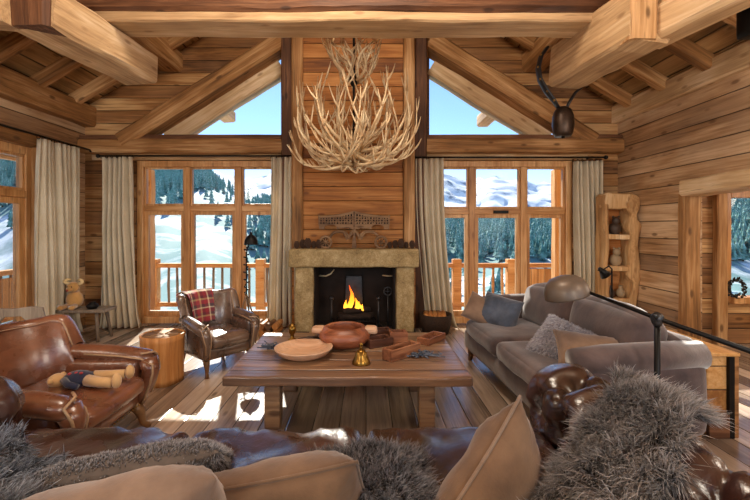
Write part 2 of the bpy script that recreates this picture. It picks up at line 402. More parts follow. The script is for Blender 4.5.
SC.cycles.use_denoising=True; SC.cycles.max_bounces=8; SC.cycles.diffuse_bounces=5; SC.cycles.glossy_bounces=3; SC.cycles.transparent_max_bounces=12
SC.cycles.sample_clamp_indirect=4; SC.cycles.caustics_reflective=False; SC.cycles.caustics_refractive=False
# ================================================================ THE ROOM
WL,WR,WB,WF=-4.13,3.70,5.88,-3.2          # inner faces of the walls
ZE=3.2; RX=-.2; SL=.60                    # eaves height, ridge, roof slope
def roofz(x): return ZE+(RX-WL)*SL-abs(x-RX)*SL if x<RX else ZE+(WR-RX)*SL-abs(x-RX)*SL
ZR=ZE+(WR-RX)*SL
# floor (indoors and the nook beyond the right wall)
m=MB(); m.box(WL-.3,WR+.3,WF-.2,WB+.28,-.12,0); m.box(WR+.3,7.2,1.5,5.15,-.12,0); struct('floor',m,W['floor'])
# back wall
m=MB(); T0,T1=WB,WB+.25
LX0,LX1=(136-VX)*WB/F,(286-VX)*WB/F; RX0,RX1=(431-VX)*WB/F,(573-VX)*WB/F
ZT=CAMH-(160-VY)*WB/F; ZP=2.70
m.box(WL,LX0,T0,T1,0,ZP); m.box(LX0,LX1,T0,T1,ZT,ZP); m.box(LX1,RX0,T0,T1,0,ZP); m.box(RX0,RX1,T0,T1,ZT,ZP); m.box(RX1,WR,T0,T1,0,ZP)
gl=(139,46); GX0,GX1=(137-VX)*WB/F,(286-VX)*WB/F; GZ1=CAMH-(47-VY)*WB/F
HX0,HX1=(427-VX)*WB/F,(578-VX)*WB/F
m.prism([(WL,ZP),(GX0,ZP),(GX1,GZ1),(GX1,roofz(GX1)),(WL,ZE)],T0,T1)
m.prism([(GX1,ZP),(HX0,ZP),(HX0,roofz(HX0)),(RX,ZR),(GX1,roofz(GX1))],T0,T1)
m.prism([(HX1,ZP),(WR,ZP),(WR,ZE),(HX0,roofz(HX0)),(HX0,GZ1)],T0,T1)
struct('wall_back',m,W['wall'])
# left wall with its window opening, right wall with the wide passage, wall behind
LY0,LY1,LZ=1.6,5.02,2.42
m=MB(); a,b=WL-.25,WL
m.box(a,b,LY1,WB+.25,0,ZE); m.box(a,b,LY0,LY1,LZ,ZE); m.box(a,b,LY0,LY1,0,.12); m.box(a,b,WF,LY0,0,ZE); struct('wall_left',m,W['wallR'])
NY0,NY1,NZ=2.3,4.70,1.80
m=MB(); a,b=WR,WR+.25
m.box(a,b,NY1,WB+.25,0,ZE); m.box(a,b,NY0,NY1,NZ+.02,ZE); m.box(a,b,WF,NY0,0,.5); m.box(a,b,WF,NY0,2.3,ZE); m.box(a,b,1.2,NY0,.5,2.3); m.box(a,b,WF,-2.5,.5,2.3)
struct('wall_right',m,W['wallR'])
m=MB(); m.box(WL,WR,WF-.2,WF,0,.4); m.box(WL,WR,WF-.2,WF,2.9,ZE); m.box(WL,-3.6,WF-.2,WF,.4,2.9); m.box(3.2,WR,WF-.2,WF,.4,2.9)
m.prism([(WL,ZE),(WR,ZE),(RX,ZR)],WF-.2,WF); struct('wall_front',m,W['wall'])
# roof boards, both slopes, with the overhang beyond the gable
m=MB(); OV=7.15
def slab(x0,x1,y0,y1,d0,d1):
    v=[(x,y,roofz(x)+d) for x in (x0,x1) for y in (y0,y1) for d in (d0,d1)]
    m.raw(v,[(0,1,3,2),(4,6,7,5),(0,4,5,1),(2,3,7,6),(0,2,6,4),(1,5,7,3)])
slab(WL-.9,RX,WF-.3,OV,.0,.16); slab(RX,WR+.9,WF-.3,OV,0,.16)
struct('ceiling',m,W['roof'])
# rafters
for i in range(12):
    y=5.52-.64*i
    if y<-1: break
    for s in (0,1):
        x0=WL if s==0 else WR
        beam((x0,y,roofz(x0)-.07),(RX,y,ZR-.07),.13,.15,W['beam'],jit=.006)
# outside rafters and barge boards
for y in (6.35,7.05):
    beam((WL-.9,y,roofz(WL-.9)-.09),(RX,y,ZR-.09),.16,.2,W['beamlight']); beam((WR+.9,y,roofz(WR+.9)-.09),(RX,y,ZR-.09),.16,.2,W['beamlight'])
# gable window reveals: the big sloping timbers, inside and outside
def gable(xl,zl,xr,zr,y,w,h,mat,off):
    d=Vector((xr-xl,0,zr-zl)).normalized(); n=Vector((-d.z,0,d.x));  n=n if n.z>0 else -n
    a=Vector((xl,y,zl))+n*off-d*.15; b=Vector((xr,y,zr))+n*off
    return beam(a,b,w,h,mat)
gable(GX0,ZP,GX1,GZ1,WB-.02,.34,.24,W['beam'],.06)
gable(GX0+.60,ZP,GX1,GZ1-.37,WB+.20,.20,.30,W['beamlight'],.19)
gable(HX1,ZP,HX0,GZ1,WB-.02,.34,.24,W['beam'],.06)
gable(HX1-.60,ZP,HX0,GZ1-.37,WB+.20,.20,.30,W['beamlight'],.19)
# outer purlin ends, seen against the sky
for px,py,dx in ((229,117,-1),(483,121,1)):
    p=P(px,py,7.0); beam(p+Vector((0,-.9,0)),p,.22,.2,W['beamlight'])
# horizontal sill beams under the gable windows
for x0,x1 in ((WL+.02,-1.16),(.72,WR-.02)):
    beam((x0,WB-.09,2.60),(x1,WB-.09,2.60),.2,.19,W['beam'])
    beam((x0,WB-.04,2.725),(x1,WB-.04,2.725),.22,.07,W['beamdark'],jit=.004)
    beam((x0+.1 if x0<-2 else x0,WB+.02,2.455),(x1 if x0<-2 else RX1+.2,WB+.02,2.455),.1,.07,W['beamlight'],jit=.003)
# chimney breast and the posts beside it
cm=wood('chimney_planks','#64391a','#a4672f','#c88d50','X',('Z',.2),.6,.5)
m=MB(); m.box(-.88,.52,5.60,5.88,1.145,5.2); struct('wall_chimney',m,cm)
for x in (-.955,.60): beam((x,5.62,1.15),(x,5.62,roofz(x)),.15,.2,W['beam'],jit=.006)
for x in (-1.11,.77): beam((x,5.74,0),(x,5.74,roofz(x)-.02),.2,.13,W['beamdark'],jit=.006)
for x in (-.97,.62): m=MB(); m.box(x-.08,x+.08,5.66,5.88,0,1.15); struct('trim_%d'%(200+int(x*10)),m,cm)
# main truss tie beam and purlins
beam((-3.3,3.8,3.64),(2.95,3.8,3.64),.32,.50,W['beamdark'],jit=.02,label='massive dark tie beam across the room')
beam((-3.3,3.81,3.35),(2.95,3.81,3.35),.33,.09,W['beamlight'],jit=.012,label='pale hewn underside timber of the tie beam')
beam((-2.86,WF,3.86),(-2.86,WB,3.86),.34,.30,W['beam'],jit=.01); beam((2.46,WF,3.86),(2.46,WB,3.86),.34,.30,W['beam'],jit=.01)
beam((RX,WF,5.2),(RX,WB,5.2),.34,.34,W['beam'])
beam((-2.60,3.12,3.14),(-2.45,4.35,3.14),.39,.32,W['beamlight'],jit=.02,cham=.08,label='thick pale hewn beam end hanging on the left')
beam((2.31,3.25,3.18),(2.17,4.35,3.17),.38,.48,W['beamlight'],jit=.02,cham=.08,label='thick pale hewn beam end hanging on the right')
# posts and hammer beams of the near truss
beam((-2.60,3.20,2.975),(-2.60,3.20,4.3),.33,.28,W['beamdark']); beam((2.24,3.32,2.945),(2.24,3.32,4.3),.24,.22,W['beam'])
beam((-2.72,3.09,3.12),(WL,3.09,3.10),.24,.30,W['beamlight'],sag=.04); beam((2.44,3.42,3.11),(3.05,1.7,3.13),.26,.30,W['beamlight'],sag=.03)
# wall plates
beam((WL+.07,WF,3.05),(WL+.07,WB,3.05),.2,.30,W['beam'],jit=.008); beam((WR-.03,WF,3.08),(WR-.03,WB,3.08),.12,.26,W['beamlight'],jit=.006)
# ---------------------------------------------------------------- windows
def bar(name,m_,x0,x1,y0,y1,z0,z1,parent,bev=.006):
    m=MB(); m.box(x0,x1,y0,y1,z0,z1); o=m.build(name,m_,parent,bev=bev); return o
def px2x(px,Y=WB+.03): return (px-VX)*Y/F
def px2z(py,Y=WB+.03): return CAMH-(py-VY)*Y/F
def big_window(idx,x0,x1,muls,ztr,z0,z1,flip=1):
    y0,y1=WB+.03,WB+.13
    m=MB(); fw=.09
    m.box(x0,x0+fw,y0-.03,y1,z0,z1); m.box(x1-fw,x1,y0-.03,y1,z0,z1); m.box(x0+fw,x1-fw,y0-.03,y1,z1-fw,z1); m.box(x0+fw,x1-fw,y0-.05,y1+.05,z0,z0+.10)
    root=m.build('window_%d'%idx,W['frame'],bev=.008); root['kind']='structure'
    for q in muls: bar('mullion',W['frame'],q-.045,q+.045,y0-.015,y1,z0+.10,z1-fw,root)
    xs=[x0+fw]+[v for q in muls for v in (q-.045,q+.045)]+[x1-fw]
    for i in range(0,len(xs),2):
        bar('transom',W['frameX'],xs[i],xs[i+1],y0,y1,ztr-.04,ztr+.04,root)
        for (za,zb,w_) in ((ztr+.04,z1-fw,.025),(z0+.10,ztr-.04,.055)):
            m=MB(); a,b=xs[i],xs[i+1]
            m.box(a,a+w_,y0+.02,y1-.02,za,zb); m.box(b-w_,b,y0+.02,y1-.02,za,zb); m.box(a+w_,b-w_,y0+.02,y1-.02,za,za+w_*1.3); m.box(a+w_,b-w_,y0+.02,y1-.02,zb-w_,zb)
            s=m.build('sash',W['frame'],root,bev=.004)
            m=MB(); m.box(a+w_*.8,b-w_*.8,y0+.05,y0+.058,za+w_,zb-w_*.8); m.build('pane',M['glass'],s)
    return root
zt=px2z(161); w1=big_window(1,LX0+.01,LX1-.01,[px2x(187),px2x(238.5)],px2z(208.5),.02,zt)
w2=big_window(2,RX0+.01,RX1-.01,[px2x(472),px2x(523.5)],px2z(211.5),.02,zt)
bar('latch_plate',M['iron'],px2x(493),px2x(508),WB+.005,WB+.02,px2z(213.5),px2z(210.5),w2,0)
# gable windows: slim frames and glass
def gable_window(idx,x0,z0,x1,z1):
    y=WB+.16; s=1 if x1>x0 else -1; w_=.06
    m=MB(); m.prism([(x0,z0),(x1,z0),(x1,z0+w_),(x0+s*.1,z0+w_)],y,y+.07); m.prism([(x1-s*w_,z0),(x1,z0),(x1,z1),(x1-s*w_,z1-.03)],y,y+.07)
    o=m.build('window_%d'%idx,W['beamdark']); o['kind']='structure'
    m=MB(); m.prism([(x0,z0),(x1,z0),(x1,z1)],y+.03,y+.038); m.build('pane',M['glass'],o)
gable_window(3,GX0,ZP,GX1,GZ1); gable_window(4,HX1,ZP,HX0,GZ1)
# left wall window
m=MB(); X0,X1=WL-.17,WL-.05; fw=.1
m.box(X0,X1,LY1-fw,LY1,.12,LZ); m.box(X0,X1,LY0,LY0+fw,.12,LZ); m.box(X0,X1,LY0+fw,LY1-fw,LZ-fw,LZ); m.box(X0,X1+.05,LY0+fw,LY1-fw,.12,.22)
w5=m.build('window_5',W['frame'],bev=.008); w5['kind']='structure'
ys=[LY1-fw,4.1,4.0,3.2,3.1,2.3,2.2,LY0+fw]
for q in (4.05,3.15,2.25): bar('mullion',W['frame'],X0,X1,q-.05,q+.05,.22,LZ-fw,w5)
for i in range(0,8,2):
    b,a=ys[i],ys[i+1]
    bar('transom',W['frame'],X0+.01,X1,a,b,1.79,1.88,w5)
    for za,zb,w_ in ((1.88,LZ-fw,.03),(.22,1.79,.075)):
        m=MB(); m.box(X0+.02,X1-.02,a,a+w_,za,zb); m.box(X0+.02,X1-.02,b-w_,b,za,zb); m.box(X0+.02,X1-.02,a+w_,b-w_,za,za+w_); m.box(X0+.02,X1-.02,a+w_,b-w_,zb-w_,zb)
        s=m.build('sash',W['frame'],w5,bev=.004); m=MB(); m.box(X0+.055,X0+.063,a+w_*.8,b-w_*.8,za+w_*.8,zb-w_*.8); m.build('pane',M['glass'],s)
beam((WL-.0,LY1+.03,0.0),(WL-.0,LY1+.03,2.5),.1,.14,W['beam'],jit=.004)
beam((WL+.02,LY0-.1,2.50),(WL+.02,LY1+.15,2.50),.14,.16,W['beam'],jit=.006)
# nook beyond the right wall
m=MB(); a,b=4.90,5.12
m.box(3.95,4.37,a,b,0,2.3); m.box(4.37,6.6,a,b,0,.52); m.box(4.37,6.6,a,b,1.88,2.3); m.box(6.6,7.2,a,b,0,2.3)
m.box(7.0,7.2,1.5,4.9,0,2.3); m.box(3.95,7.2,1.3,1.5,0,2.3); struct('wall_nook',m,W['wall'])
m=MB(); m.box(WR+.25,7.2,1.3,5.12,2.3,2.42); struct('ceiling_nook',m,W['roof'])
m=MB(); fw=.09
m.box(4.37,4.46,a-.02,a+.1,.52,1.88); m.box(6.51,6.6,a-.02,a+.1,.52,1.88); m.box(4.46,6.51,a-.02,a+.1,1.79,1.88); m.box(4.46,6.51,a-.06,a+.1,.50,.58); m.box(5.05,5.15,a,a+.1,.58,1.79); m.box(5.75,5.85,a,a+.1,.58,1.79)
w6=m.build('window_6',W['frame'],bev=.006); w6['kind']='structure'; m=MB(); m.box(4.46,6.51,a+.05,a+.058,.58,1.79); m.build('pane',M['glass'],w6)
beam((4.30,4.86,.0),(4.30,4.86,2.28),.13,.09,W['beam'],jit=.005); beam((4.02,4.87,0),(4.02,4.87,2.28),.1,.06,W['beam'],jit=.004)
# doorway post and the heavy lintel
beam((WR+.065,4.66,0),(WR+.065,4.66,1.82),.17,.17,W['beam'],jit=.01); beam((WR+.085,2.35,0),(WR+.085,2.35,1.82),.22,.24,W['beam'],jit=.01)
beam((WR+.02,4.54,1.87),(WR+.02,2.1,1.87),.34,.17,W['beamlight'],jit=.02,sag=.02,label='rough hewn lintel over the passage')
for x,y0,y1,s in ((WL+.012,WF,WB,'left'),): m=MB(); m.box(WL,WL+.02,5.05,WB,0,.12); struct('baseboard_left',m,W['beam'])
m=MB(); m.box(WR-.02,WR,4.85,WB,0,.12); struct('baseboard_right',m,W['beam'])
m=MB(); m.box(WL+.02,LX0,WB-.02,WB,0,.12); struct('baseboard_back',m,W['beam'])
# black box under the roof at the right wall
o=MB().rbox(2.84,3.02,2.92,3.08,2.86,3.24,.02,4).tube([(2.70,3.0,3.1),(2.85,3.0,3.1)],.02,8).build('box_spotlight',M['iron'],None,True); tag(o,'black box spotlight fixed to the beam at the right edge','spotlight')
# ================================================================ OUTDOORS
# balcony deck and railing
m=MB(); m.box(WL-1.9,WR+3,WB+.28,7.8,-.42,-.32); m.box(WL-1.9,WL-.27,.5,WB+.28,-.42,-.32); struct('deck',m,W['deck'],label='snow dusted balcony boards outside')
dk=wood('snowy_boards','#8c7a68','#b8a894','#f0f0f0','Y',('X',.14),.7,.4,vary=1.2)
m=MB()
for i in range(64):
    x=WL-1.8+i*.165
    m.box(x,x+.12,WB+.3,7.7,-.32,-.29)
struct('deck_boards',m,dk,label='balcony boards striped with snow')
def railing(p0,p1,label,posts,panel=None):
    p0=Vector(p0);p1=Vector(p1); d=(p1-p0); L=d.length; ang=math.atan2(d.y,d.x)
    t=thing('balcony_railing',label,'railing',p0,ang)
    def b(n,x0,x1,y0,y1,z0,z1,mat=W['deck'],be=.008): m=MB(); m.box(x0,x1,y0,y1,z0,z1); return m.build(n,mat,t,bev=be)
    b('handrail',0,L,-.07,.07,.96,1.04); b('bottom_rail',0,L,-.04,.04,.22,.30)
    for q in posts: b('post',q-.08,q+.08,-.08,.08,0,1.12)
    n=int(L/.17); k=0
    for i in range(n):
        x=(i+.5)*L/n
        if any(abs(x-q)<.12 for q in posts): continue
        if panel and panel[0]<x<panel[1]: continue
        if k<98:
            m=MB(); r=.022; m.tube([(x+random.uniform(-.01,.01),0,.30),(x,0,.62),(x+random.uniform(-.01,.01),0,.96)],[r,r*1.15,r],6); m.build('baluster',W['grey'] if not panel else W['deck'],t,True); k+=1
    if panel: b('board_panel',panel[0],panel[1],-.02,.02,.30,.94,wood('rail_boards','#b07a44','#d8a468','#ecc492','Z',('X',.13),.7,.4))
    return t
x0=WL-1.7
railing((-5.2,7.6,-.29),(-.6,7.6,-.29),'pine balcony railing with slim balusters behind the left window',[.15,1.18,3.2,4.5])
railing((.4,7.6,-.29),(6.0,7.6,-.29),'pine balcony railing with chunky posts behind the right window',[.12,1.32,2.35,4.2,5.5],(2.45,4.1))
t=railing((WL-1.6,7.4,-.29),(WL-1.6,1.0,-.29),'pine board railing outside the side window on the left',[.2,1.9,3.6,5.3],None)
m=MB(); m.box(WL-1.62,WL-1.58,1.0,7.3,-.05,.62); o=m.build('board_panel',wood('rail_boards_side','#b07a44','#d8a468','#ecc492','Z',('Y',.16),.7,.4)); o.parent=t; o.matrix_parent_inverse=(Matrix.Translation(t.location)@Matrix.Rotation(t.rotation_euler.z,4,'Z')).inverted()
# outside timbers over the windows, outer wall posts
beam((LX0-.5,6.25,2.49),(LX1+.4,6.25,2.49),.18,.20,W['deck']); beam((RX0-.4,6.25,2.48),(RX1+.5,6.25,2.48),.18,.20,W['deck'])
for px in (146,560):
    p=P(px,228,6.7); beam((p.x,6.75,-.3),(p.x,6.75,2.4),.18,.18,W['deck'])
beam((WL-1.5,3.0,2.6),(WL-1.5,7.0,2.6),.2,.22,W['deck'])
# terrain
def ridge_left(px):   # ridge height as picture row, read off the photograph
    pts=[(-900,120),(-200,150),(0,160),(100,166),(140,171),(205,173),(225,186),(240,196),(275,205),(330,224),(430,222),(470,224),(570,219),(700,200),(1100,160),(1700,140)]
    for (a,ya),(b,yb) in zip(pts,pts[1:]):
        if a<=px<=b: s=(px-a)/(b-a); s=s*s*(3-2*s); return ya+(yb-ya)*s
    return 200
YR=430.0
def hill(px,Y):
    zr=(VY-ridge_left(px))*YR/F+CAMH
    t=max(0,min(1,(Y-28)/(YR-28))); s=t**1.25
    base=-9-14*math.sin(min(1,t*3)*PI)*.5
    z=base*(1-t)**1.5+zr*s
    q=Vector((px*.012,Y*.012,0)); z+=(noise.noise(q)*14+noise.noise(q*3)*5)*t*(1-t)*2.2
    if Y>YR: z=zr-(Y-YR)*.25
    return z
def snow_mask(px,Y,z):
    """bare snow: the pistes and the valley floor"""
    X=(px-VX)*Y/F; py=VY-(z-CAMH)*F/Y
    if Y<80: return 1
    a=abs((px-(258-(py-180)*.85)))   # broad piste running down to the left
    if px<290 and 200<py and px<255-(py-215)*.55 and py>212: return 1
    if 205<px<262 and py<212 and px>225-(py-190)*.2: return 1
    if 190<px<232 and 190<py<222: return .8
    if px>300 and py>262: return 1
    return 0
m=MB(); cols=[-900+i*12 for i in range(217)]; rows=[8.4]+[12+ (i/60)**1.6*470 for i in range(61)]
V=[];S=[]
for px in cols:
    for Y in rows:
        z=hill(px,Y) if Y>28 else -4.5-(Y-8.4)*.225
        V.append(((px-VX)*Y/F,Y,z)); S.append(snow_mask(px,Y,z))
nr=len(rows); Fc=[(i*nr+j,(i+1)*nr+j,(i+1)*nr+j+1,i*nr+j+1) for i in range(len(cols)-1) for j in range(nr-1)]
m.raw(V,Fc)
t=NT('snowy_hillside'); at=t.n('ShaderNodeAttribute',attribute_name='snow'); n=t.noise(t.coord('Object'),.06,6,.65); f=t.math('ADD',at.outputs['Fac'],t.math('MULTIPLY',t.math('SUBTRACT',n,.62),6.0),clamp=True)
t.l(t.mix(f,hexc('#7c9c9c'),hexc('#eef3fa')),t.b.inputs['Base Color']); t.set(Roughness=.8,Specular_IOR_Level=.1)
hs=struct('hillside',m,t.m,True,'snow covered hillside with forest'); at_=hs.data.attributes.new('snow','FLOAT','POINT'); at_.data.foreach_set('value',S)
m=MB(); m.tube([(0,0,-27),(0,0,-26)],[3500,3500],64); struct('snowfield',m,M['snow'],label='snow covered valley floor')
# far snowy mountains
def far_ridge(px):
    return 176+ 9*noise.noise(Vector((px*.013,3.3,0)))*1.6+7*noise.noise(Vector((px*.05,1.3,0)))+ (px<300)*0
m=MB(); V=[]; cols=[-1000+i*8 for i in range(340)]
for px in cols:
    zr=(VY-far_ridge(px))*1800/F
    for j in range(60):
        Y=900+j*15.3; tt=j/59; z=zr*tt**1.1-60*(1-tt)
        q=Vector((px*.02,Y*.004,1)); z+=noise.fractal(q*3.2,1,2,6)*60*tt*(1-tt*.7)
        V.append(((px-VX)*Y/F,Y,z))
m.raw(V,[(i*60+j,(i+1)*60+j,(i+1)*60+j+1,i*60+j+1) for i in range(len(cols)-1) for j in range(59)])
t=NT('far_mountain'); g=t.n('ShaderNodeNewGeometry'); sp=t.n('ShaderNodeSeparateXYZ'); t.l(g.outputs['Normal'],sp.inputs[0])
n=t.noise(t.coord('Object'),.012,8,.7); f=t.math('MULTIPLY',t.math('ADD',t.math('SUBTRACT',n,.53),t.math('MULTIPLY',t.math('SUBTRACT',.9,sp.outputs[2]),.3)),8,clamp=True)
t.l(t.mix(f,hexc('#f2f6fc'),hexc('#4c6a82')),t.b.inputs['Base Color']); t.set(Roughness=.8,Specular_IOR_Level=.1)
struct('mountain',m,t.m,True,'distant snowy mountain range')
# conifers
def conifer_geo(seed,tiers=5,seg=7):
    rd=random.Random(seed); v=[];f=[]
    for k in range(tiers):
        z0=.12+.8*k/tiers; z1=z0+.34*(1-.35*k/tiers); r=.19*(1-k/tiers)**.8+.02
        n=len(v)
        for s in range(seg): 
            w_=2*PI*s/seg+rd.random()*.5; rr=r*(.75+.5*rd.random()); v.append((rr*math.cos(w_),rr*math.sin(w_),z0-.03*rd.random()))
        v.append((0,0,min(1,z1)))
        f+=[(n+s,n+(s+1)%seg,n+seg) for s in range(seg)]
    return v,f
fm=NT('hazed_needles'); n=fm.noise(fm.coord('Object'),3,3); oi=fm.n('ShaderNodeObjectInfo')
fm.l(fm.ramp(n,[(.35,hexc('#38605e')),(.56,hexc('#78a29c')),(.68,hexc('#e4eef0'))]),fm.b.inputs['Base Color']); fm.set(Roughness=.85,Specular_IOR_Level=.1)  # blue distance haze is put into the needle colour; palest stop is snow
trunkm=plain('conifer_trunk','#4a3424',.9)
protos=[]
cands=[]
rd=random.Random(3); tries=0
while len(cands)<6500 and tries<90000:
    tries+=1
    px=rd.choice([rd.uniform(-60,60),rd.uniform(110,300),rd.uniform(110,300),rd.uniform(410,610),rd.uniform(410,610),rd.uniform(700,780)]); 
    Y=rd.uniform(90,YR+25) if px<330 else rd.uniform(75,YR+20)
    z=hill(px,Y)
    if snow_mask(px,Y,z)>0 and rd.random()>.06: continue
    if Y<190 and px<330 and rd.random()>.3: continue
    cands.append(((px-VX)*Y/F,Y,z,min(rd.uniform(6,11.5),2.2+Y*.034)))
cands.sort(key=lambda c:-c[3]/c[1])
gv=[];gf=[]
for k in range(3):
    r_=thing('conifer_tree','snow dusted conifer standing on the forested slope outside the windows','tree',group='conifers on the hillside')
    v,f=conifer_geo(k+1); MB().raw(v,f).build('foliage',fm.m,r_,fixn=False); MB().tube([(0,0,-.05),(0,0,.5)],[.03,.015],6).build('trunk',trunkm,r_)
    protos.append(r_)
for i,(x,y,z,h) in enumerate(cands[:300]):
    o=protos[i] if i<3 else copy_tree(protos[i%3]); o.location=(x,y,z-.2); o.scale=(h,)*3; o.rotation_euler.z=rd.random()*6
m=MB()
for i,(x,y,z,h) in enumerate(cands[300:]):
    v,f=conifer_geo(i%17,4,5); m.raw([(x+a*h,y+b*h,z-.3+c*h) for a,b,c in v],f)
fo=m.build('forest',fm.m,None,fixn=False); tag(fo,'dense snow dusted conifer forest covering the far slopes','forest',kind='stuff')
# ================================================================ FIREPLACE
fp=thing('fireplace','rough stone fireplace with thick lintel and a burning log fire','fireplace',(-.155,5.28,0))
def sb(name,x0,x1,y0,y1,z0,z1,mat=M['stone'],r=.03,n=10,nz=.012,nf=9):
    return MB().rbox(x0+.155,x1+.155,y0-5.28,y1-5.28,z0,z1,r,n,nz=nz,nf=nf).build(name,mat,fp,True)
sb('lintel',-1.02,.70,5.25,5.60,.90,1.145,n=18)
sb('pillar',-.95,-.70,5.29,5.66,.0,.905); sb('pillar',.40,.64,5.29,5.66,.0,.905)
sb('hearth_slab',-.96,.66,5.02,5.86,.0,.05,M['firebrick'],.01,6,.003)
m=MB(); y1=5.86-5.28
m.box(-.55,-.53,.1,y1,.05,.9); m.box(.53,.55,.1,y1,.05,.9); m.box(-.55,.55,y1-.02,y1,.05,.9); m.box(-.55,.55,.3,y1,.88,.9)
m.build('firebox',M['firebrick'],fp)
m=MB(); m.prism([(-.16,.06),(.12,.06),(.09,.72),(-.13,.72)],.50,.54); m.build('fire_back',M['steel'],fp)
# grate, logs, flames, andirons
gr=thing('fire_grate','low iron grate holding the burning logs in the fireplace','grate',(-.14,5.56,.05))
m=MB()
for i in range(7): m.tube([(-.24+.08*i,-.14,.10),(-.24+.08*i,.12,.10)],.009,6)
for y in (-.12,.1): m.tube([(-.27,y,.0),(-.27,y,.1),(.27,y,.1),(.27,y,0)],.011,6)
m.build('bars',M['iron'],gr,True)
ash=plain('charred_log','#3a2a22',.9,0,.4,9,.6); 
for i,(x0,y0,z0,x1,y1,z1,r) in enumerate([(-.24,.0,.155,.24,.02,.155,.045),(-.22,-.08,.15,.2,-.06,.155,.038),(-.18,-.07,.225,.2,.04,.235,.038)]):
    m=MB(); m.tube([Vector((x0,y0,z0)).lerp(Vector((x1,y1,z1)),k/5)+Vector((0,0,.006*math.sin(k*2))) for k in range(6)],[r,r*1.05,r*.97,r,r*1.04,r*.9],10)
    o=m.build('firewood_log',ash,None,True,loc=(-.14,5.56,.05)); tag(o,'charred log burning on the iron grate','log','logs on the grate')
fl=thing('fire','orange flames rising from the logs in the fireplace','flames',(-.16,5.55,.27))
for x,h,r in ((-.05,.36,.042),(.02,.18,.036),(.085,.13,.03),(-.1,.15,.035),(.13,.09,.03)):
    m=MB(); m.lathe([(r*.5,0),(r,h*.18),(r*.8,h*.4),(r*.45,h*.68),(r*.18,h*.88),(.002,h)],12,wob=.35)
    v=[(a+x+.025*math.sin(c*16+x*30),b+.02*math.sin(c*13),c) for a,b,c in m.v]; m.v=v; m.build('flame',M['flame'],fl,True)
for x in (-.47,.17):
    t=thing('andiron','black iron andiron with round finial, '+('left' if x<0 else 'right')+' of the fire','andiron',(x,5.45,.05))
    MB().tube([(0,0,.0),(0,0,.40)],.012,8).ball((0,0,.41),.03,10).build('upright',M['steel'],t,True)
    MB().tube([(-.06,-.02,0),(-.03,0,.05),(0,0,.07),(.03,0,.05),(.06,-.02,0)],.01,6).tube([(0,0,.07),(0,.28,.07),(0,.28,.0)],.01,6).build('foot',M['iron'],t,True)
t=thing('fire_tool_stand','iron tool with round pierced head standing right of the fire','fire tool',(.30,5.50,.05))
m=MB(); m.tube([(0,0,0),(0,0,.44)],.009,8); m.lathe([(.06,0),(.06,.012),(.0,.012)],14); m.build('rod',M['steel'],t,True)
m=MB(); m.tube([(.055*math.cos(a),0,.50+.055*math.sin(a)) for a in [k*PI/8 for k in range(17)]],.009,6); m.tube([(-.05,0,.5),(.05,0,.5)],.006,6); m.tube([(0,0,.45),(0,0,.55)],.006,6); m.build('round_head',M['steel'],t,True)
for x,s in ((-.62,1),(.36,-1)):
    t=MB().tube([(0,0,0),(s*.10,-.03,.0),(s*.17,-.04,.03),(s*.22,-.03,.09)] if s>0 else [(0,0,0),(-.10,-.03,0),(-.18,-.04,.01)],[.012,.011,.009,.006] if s>0 else [.012,.011,.007],8).build('pot_hook',M['bone'],None,True,loc=(x-.05*s,5.70,.74)); tag(t,'pale hook arm on the '+('left' if s>0 else 'right')+' side of the firebox','hook')
# ---- ornaments on the mantel
pl=thing('carved_ox_yoke','wide pierced carved wooden yoke leaning on the mantel','carving',(-.16,5.42,1.145))
s_=5.4/F
def yx(px): return (px-353.5)*s_
def yz(py): return (249.5-py)*s_
for sg in (-1,1):   # each half: board with two arches and a lattice of holes
    m=MB()
    # outline arches made from a strip: top curve, bottom curve
    N=26
    def top(u): return yz(217)+ (yz(212)-yz(217))*(1-u)**2
    def bot(u):
        a=yz(228); x=u*33
        if 5<x<14: return a-.02
        if 16<x<28: return a+.0+ .04*math.sin((x-16)/12*PI)
        return a-.03
    xs=[i/N*.475 for i in range(N+1)]
    for i in range(N):
        u=(i+.5)/N
        m.box(sg*xs[i],sg*xs[i+1],-.015,.015,top(u)-.03,top(u))          # top rail
        zb=bot(u); m.box(sg*xs[i],sg*xs[i+1],-.015,.015,zb,yz(225.5))
    for r in range(4):
        z=yz(225.5)+ (top(.5)-.03-yz(225.5))*r/3.0
        m.box(min(0,sg*.47),max(0,sg*.47),-.012,.012,z-.006,z+.006)
    for i in range(13):
        x=sg*(.02+.45*i/12); m.box(x-.007,x+.007,-.014,.014,yz(226),top(i/12)-.02)
    for i in range(7):
        x=sg*(.05+.06*i); m.tube([(x-.03,0,yz(225)),(x+.03,0,yz(218.5))],.007,5)
    m.tube([(sg*.47,0,yz(226)),(sg*.475,0,yz(216.5))],.014,6)
    m.tube([(sg*(.20+.13*math.cos(a)+.0),0,yz(240)+.10*math.sin(a)) for a in [k*PI/10 for k in range(11)]],.02,8)
    m.tube([(sg*.0,0,yz(231)),(sg*.06,0,yz(237)),(sg*.09,0,yz(240)),(sg*.14,0,yz(233))],.022,8)
    m.build('lattice_board',W['carved'],pl)
MB().prism([(-.46,yz(225)),(.46,yz(225)),(.46,yz(217.5)),(0,yz(213)),(-.46,yz(217.5))],.016,.022).build('shade_backing',plain('lattice_shade','#2e1e14',.8),pl)  # dark sheet added to paint the shade inside the lattice holes
MB().prism([(-.03,0),(.03,0),(.025,.1),(.012,.2),(.012,.5),(-.012,.5),(-.012,.2),(-.025,.1)],-.02,.02).build('centre_stake',W['carved'],pl)
